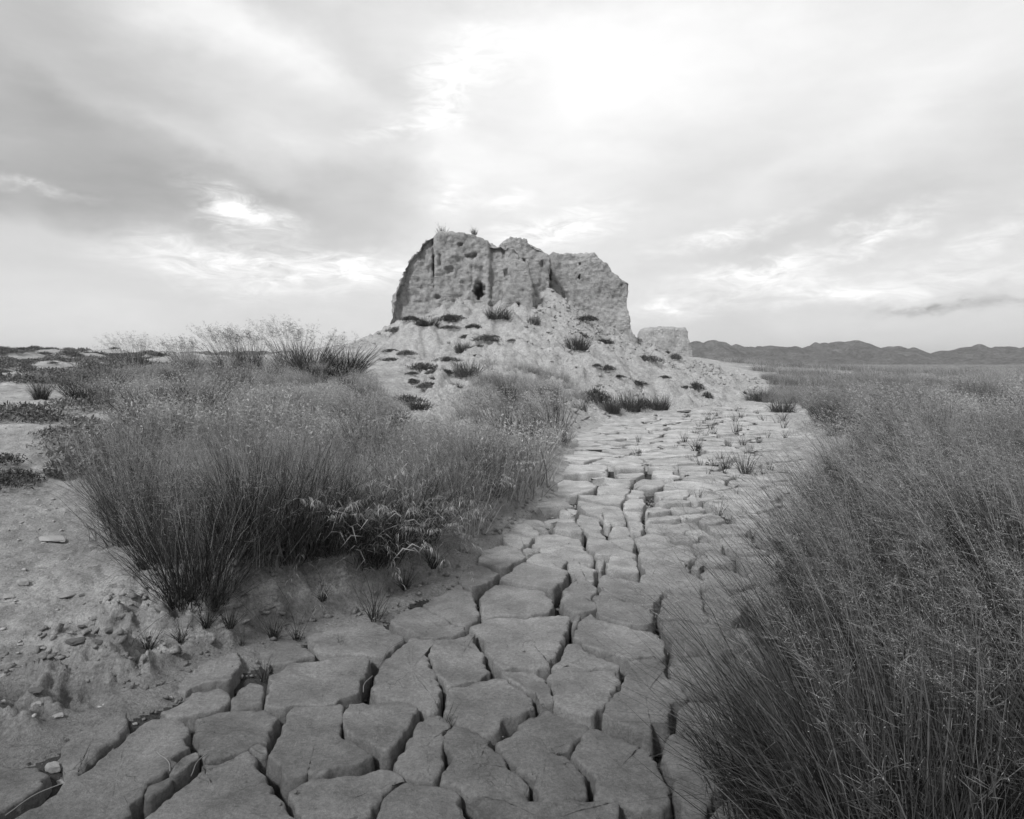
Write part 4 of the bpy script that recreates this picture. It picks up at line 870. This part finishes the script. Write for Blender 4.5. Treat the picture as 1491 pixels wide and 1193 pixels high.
for q in range(34):
    u = random.uniform(985, 1150); v = random.uniform(603, 700); sprout(u, v, random.uniform(9, 20), 'faint small sprout among many at the back right of the riverbed', random.choice((0, 0, 1)), 'faint sprouts at the back right of the riverbed', 1.2)
# --- drooping pale reeds in front of the left thicket
rndr = np.random.default_rng(301)
def reed_mesh(seed):
    rnd = np.random.default_rng(seed); V1, Q1, T1, t1, pts = ribbons(20, rnd, .16, (.7, 1.0), (5, 40), (25, 85), (.004, .007), 6, (.08, -.08), .12)
    tri = []; a, b = pts[-2], pts[-1]; P_ = []
    parts = [(V1, Q1, T1, t1)]
    nl = 14; sl = rnd.random((len(a), nl)); bl_ = (pts[1][:, None] + (pts[-2] - pts[1])[:, None] * sl[..., None]).reshape(-1, 3); N3 = len(bl_); dd_ = rnd.normal(0, 1, (N3, 3)); dd_[:, 2] = np.abs(dd_[:, 2]) * .5; dd_ /= np.linalg.norm(dd_, axis=1, keepdims=True)
    ll = rnd.uniform(.08, .2, (N3, 1)); sd3 = rnd.normal(0, 1, (N3, 3)); sd3 /= np.linalg.norm(sd3, axis=1, keepdims=True); md_ = bl_ + dd_ * ll * .5; tp3 = bl_ + dd_ * ll * .9; tp3[:, 2] -= ll[:, 0] * .45
    parts.append((np.stack([bl_, md_ - sd3 * .0045, tp3, md_ + sd3 * .0045], 1).reshape(-1, 3), np.arange(N3 * 4).reshape(N3, 4), None, np.repeat(rnd.random(N3) * .6, 4)))
    n = 36; M_ = len(a); s_ = rnd.random((M_, n)); base_ = (pts[-3][:, None] + (pts[-1] - pts[-3])[:, None] * s_[..., None]).reshape(-1, 3)
    N2 = len(base_); dx = rnd.normal(.25, .7, N2); dy = rnd.normal(-.25, .7, N2); l = rnd.uniform(.02, .055, N2); sd = rnd.normal(0, 1, (N2, 3)); sd[:, 2] = 0; sd /= np.linalg.norm(sd, axis=1, keepdims=True)
    m1 = base_ + np.stack([dx * l * .5, dy * l * .5, -l * .25], 1); tp = base_ + np.stack([dx * l * .8, dy * l * .8, -l], 1); w_ = .0022
    V_ = np.stack([base_, m1 - sd * w_, tp, m1 + sd * w_], 1).reshape(-1, 3); parts.append((V_, np.arange(N2 * 4).reshape(N2, 4), None, np.repeat(rnd.random(N2), 4)))
    return merge(parts)
for q, (u, v, hp, lb) in enumerate([(470,800,150,'pale drooping reed left of the others, heads hanging over dark stems'),(545,800,170,'tallest pale drooping reed at the front of the left thicket'),(590,805,130,'pale reed bending down to the right above the bank'),
     (615,790,110,'lowest pale drooping reed, its head nearly touching the bank'),(520,795,140,'pale reed between the left one and the tallest'),(690,715,80,'small pale reed at the right end of the left thicket')]):
    x, y, z = hit(u, v); V_, f, tn = reed_mesh(400 + q); o = obj('pale_reed', mesh('pale_reed', V_, f, M_pale, False, tn), loc=(x, y - .15, z)); s_ = hp / F * y / .75; o.scale = (s_,) * 3; tag(o, lb, 'reed', 'pale reeds of the left thicket')

# ------------------------------------------------------------------ stones
def stone_mesh(seed, mat, sub=3):
    bm = bmesh.new(); bmesh.ops.create_icosphere(bm, subdivisions=sub, radius=.5); co = np.array([v.co[:] for v in bm.verts]); nrm = co / np.linalg.norm(co, axis=1, keepdims=True)
    rnd = np.random.default_rng(seed)
    for _ in range(9):
        n = rnd.normal(0, 1, 3); n /= np.linalg.norm(n); dcut = rnd.uniform(.26, .42); dd = co @ n; co = co - np.outer(np.clip(dd - dcut, 0, None), n)
    co = co + nrm * (.05 * fbm(co[:, 0] * 4 + seed, co[:, 1] * 4, co[:, 2] * 4, o=3, s=seed))[:, None]
    for v, c in zip(bm.verts, co): v.co = c
    me = bpy.data.meshes.new('stone'); bm.to_mesh(me); bm.free(); me.materials.append(mat); return me
sm = {(m, s): stone_mesh(s, M_stone if m else M_dark) for m in (0, 1) for s in (1, 2, 3)}
def stone(u, v, w, hr, pale, label, rot=0., dr=.8, grp='stones on the left sand'):
    x, y, z = hit(u, v); s_ = w / F * y; o = obj('stone', sm[(pale, random.choice((1, 2, 3)))], loc=(x, y, z + s_ * hr * .22)); o.scale = (s_ * 1.15, s_ * dr, s_ * hr); o.rotation_euler = (0, random.uniform(-.15, .15), R(rot)); tag(o, label, 'stone', grp)
for a in [(80,786,40,.22,1,'flat pale slab lying alone on the upper left sand'),(34,857,17,.8,1,'round pale stone near the left edge, below the slab'),(14,876,16,.5,1,'pale stone at the left picture edge under the round one'),
 (99,868,24,.4,1,'slanting elongated pale stone right of the round one',40),(109,934,26,.5,0,'dark brown-toned wedge stone in the middle of the pebbly sand',20),(160,935,13,.9,0,'small dark rounded stone right of the dark wedge',0),
 (42,982,22,.8,1,'largest rough pale stone in the pebble patch'),(8,986,15,.7,1,'pale stone at the left edge beside the largest rough one'),(54,1021,16,.7,1,'pointed pale stone below the pebble patch'),
 (21,998,13,.6,0,'grey stone just below the largest rough pale one'),(86,1045,17,.5,1,'flat pale stone low on the left sand'),(142,960,15,.7,0,'grey round stone right of the pebble patch'),
 (78,1122,21,.9,1,'crumbly pale stone on the sand tongue over the lowest plate'),(95,1146,22,.4,1,'flat pale stone in the crack below the crumbly one',15),(3,1010,14,.5,1,'flat pale stone cut by the left picture edge'),
 (248,1020,9,.6,1,'little pale stone at the top of the lens-shaped plate'),(197,1056,8,.6,1,'little pale stone by the long crack'),(120,868,9,.6,0,'small dark pebble right of the slanting stone'),
 (52,1005,24,.4,0,'dark low rock under the largest pale stone'),(60,940,12,.4,0,'grey flake left of the dark wedge'),(30,930,10,.4,1,'pale flake near the left edge above the pebble patch'),(150,880,10,.5,0,'dark clod below the left thicket'),
 (118,905,12,.4,0,'grey clod above the dark wedge stone')]:
    stone(*a)
for a in [(995,603,20,.3,0,'dark flat log-like clod at the back of the riverbed',-15),(984,612,13,.5,0,'oval dark clod left below the log-like one'),(955,607,6,.8,0,'tiny dark stone at the foot of the bushes'),(1055,605,11,.7,0,'dark clod at the back right of the riverbed'),
          (443,1131,30,.45,1,'wedge-shaped dry mud chunk standing in the wide crack between near plates',50),(500,0,0,0,0,'')]:
    if a[2]: stone(*a, grp='clods lying on the riverbed')
# pebbles and crumbs: uncountable
x, y = scatter(9000, -7, 1, 2.2, 9); ds_ = chdist(x, y); u = U0 + x / y * F
k = (ds_ > -.05) & (u < 700) & (rng.random(len(x)) < np.where(u < 200, .9, .35) * np.clip(.5 + 1.2 * vn(x * 1.3, y * 1.3, s=55), .05, 1)); x, y = x[k], y[k]; z = height(x, y); print('pebbles', len(x))
bm = bmesh.new(); bmesh.ops.create_icosphere(bm, subdivisions=1, radius=.5); pv = np.array([v.co[:] for v in bm.verts]); pf = np.array([[v.index for v in f.verts] for f in bm.faces]); bm.free()
n = len(x); s_ = .007 + .022 * rng.random(n) ** 4; jit = 1 + .35 * rng.uniform(-1, 1, (n, len(pv), 1)); ax = rng.uniform(.5, 1.2, (n, 1, 3)) * np.array([1, 1, .6])
VV = (pv[None] * jit * ax * s_[:, None, None] * 1.4 + np.stack([x, y, z + s_ * .15], 1)[:, None]).reshape(-1, 3); FF = (pf[None] + (np.arange(n) * len(pv))[:, None, None]).reshape(-1, 3)
tag(obj('gravel', mesh('gravel', VV, FF, M_stone, False)), 'scattered small pebbles and crumbs on the left sand', 'gravel', kind='stuff')

# loose dry stalks lying on the mud
def stalk(p0, p1, label, sag=.01):
    a = np.array(gp(*p0)); b = np.array(gp(*p1)); n = 9; t_ = np.linspace(0, 1, n)[:, None]; nrm = np.array([-(b - a)[1], (b - a)[0]]); L_ = np.hypot(*(b - a))
    q = a + (b - a) * t_ + nrm * (.05 * np.sin(t_ * 5.1 + p0[0])); z = .012 + .02 * L_ * np.sin(t_[:, 0] * 3.14); w = .0022; VV = []
    for k in range(n):
        d_ = nrm / L_ * w
        VV += [(*(q[k] - d_), z[k]), (*(q[k] + d_), z[k]), (*q[k], z[k] + w * 1.5)]
    F_ = np.array([[3 * k + i_, 3 * k + (i_ + 1) % 3, 3 * k + 3 + (i_ + 1) % 3, 3 * k + 3 + i_] for k in range(n - 1) for i_ in range(3)])
    tag(obj('dry_stalk', mesh('dry_stalk', np.array(VV) - np.array([a[0], a[1], 0]), F_, M_pale, False, np.full(3 * n, .3)), loc=(a[0], a[1], 0)), label, 'stalk', 'dry stalks lying on the mud')
for a in [((5,1192),(88,1146),'long dry stalk lying along the lowest left crack'),((275,1135),(300,1102),'short dry stalk across the crack by the broken fragments'),((248,1128),(232,1098),'bent dry twig beside the broken fragments'),
          ((527,1012),(540,988),'stalk lying in the crack right of the broad left plate'),((545,975),(585,935),'stalk along the dark crack under the gully'),((172,1072),(186,1056),'short stalk in the crack above the large left plate'),
          ]: stalk(*a)

def crumbs(name, x, y, z, size, label, cat, mat):
    n = len(x); jit = 1 + .55 * rng.uniform(-1, 1, (n, len(pv), 1)); ax = rng.uniform(.45, 1.2, (n, 1, 3)) * np.array([1, 1, .7])
    VV = (pv[None] * jit * ax * size[:, None, None] * 1.4 + np.stack([x, y, z + size * .2], 1)[:, None]).reshape(-1, 3); FF = (pf[None] + (np.arange(n) * len(pv))[:, None, None]).reshape(-1, 3)
    tag(obj(name, mesh(name, VV, FF, mat, False)), label, cat, kind='stuff')
x, y = scatter(60000, -11, 15, 16, 44); k = (seg_dist(x, y, mound_poly) < -.2) & (rng.random(len(x)) < np.clip(.12 + .45 * vn(x * .5, y * .3, s=63) + .5 * sst(30, 36, y), .02, 1) * (.08 + .55 * sst(-1.5, 4, x))); x, y = x[k], y[k]; print('rubble', len(x))
crumbs('rubble', x, y, height(x, y), .03 + .16 * rng.random(len(x)) ** 5, 'crumbled earth and small rubble strewn over the mound slope', 'rubble', M_mound)
x, y = scatter(7000, -2.8, .6, 3.4, 9); k = (chdist(x, y) > -.05) & (chdist(x, y) < .9); x, y = x[k], y[k]
crumbs('clods', x, y, height(x, y), .008 + .045 * rng.random(len(x)) ** 4, 'crumbled clods fallen from the left bank', 'clods', M_ground)
x, y = scatter(26000, -5, 2.6, 1.9, 9); k = (chdist(x, y) < -.1); x, y = x[k], y[k]; dp = np.full(len(x), 9.)
for p, _ in vis:
    c = p.mean(0); rr = np.hypot(*(p - c).T).max() + .1; q = np.hypot(x - c[0], y - c[1]) < rr
    if q.any(): dp[q] = np.minimum(dp[q], seg_dist(x[q], y[q], p))
k = (dp > .004) | ((dp > -.02) & (rng.random(len(x)) < .05)) | (rng.random(len(x)) < .012); x, y, dp = x[k], y[k], dp[k]; print('crumbs', len(x))
crumbs('mud_crumbs', x, y, np.where(dp > .0, height(x, y) + .02 * rng.random(len(x)), .0), .005 + .022 * rng.random(len(x)) ** 3 * np.where(dp > 0, 1.3, .5), 'dry mud crumbs lying in the cracks and on the plates', 'crumbs', M_mud)
# ------------------------------------------------------------------ thin air between the ruin and the hills
hz = bpy.data.materials.new('haze'); hz.use_nodes = True; ht = hz.node_tree; ht.nodes.clear(); ho = ht.nodes.new('ShaderNodeOutputMaterial')
pvn = ht.nodes.new('ShaderNodeVolumePrincipled'); pvn.inputs['Density'].default_value = .00013; pvn.inputs['Color'].default_value = (.9, .9, .9, 1); pvn.inputs['Anisotropy'].default_value = .2
ht.links.new(pvn.outputs[0], ho.inputs['Volume'])
bm = bmesh.new(); bmesh.ops.create_cube(bm, size=1.0); me = bpy.data.meshes.new('haze'); bm.to_mesh(me); bm.free(); me.materials.append(hz)
o = obj('haze', me, loc=(0, 0, 45)); o.scale = (13000, 13000, 100); tag(o, 'thin haze over the plain', 'haze', kind='stuff')
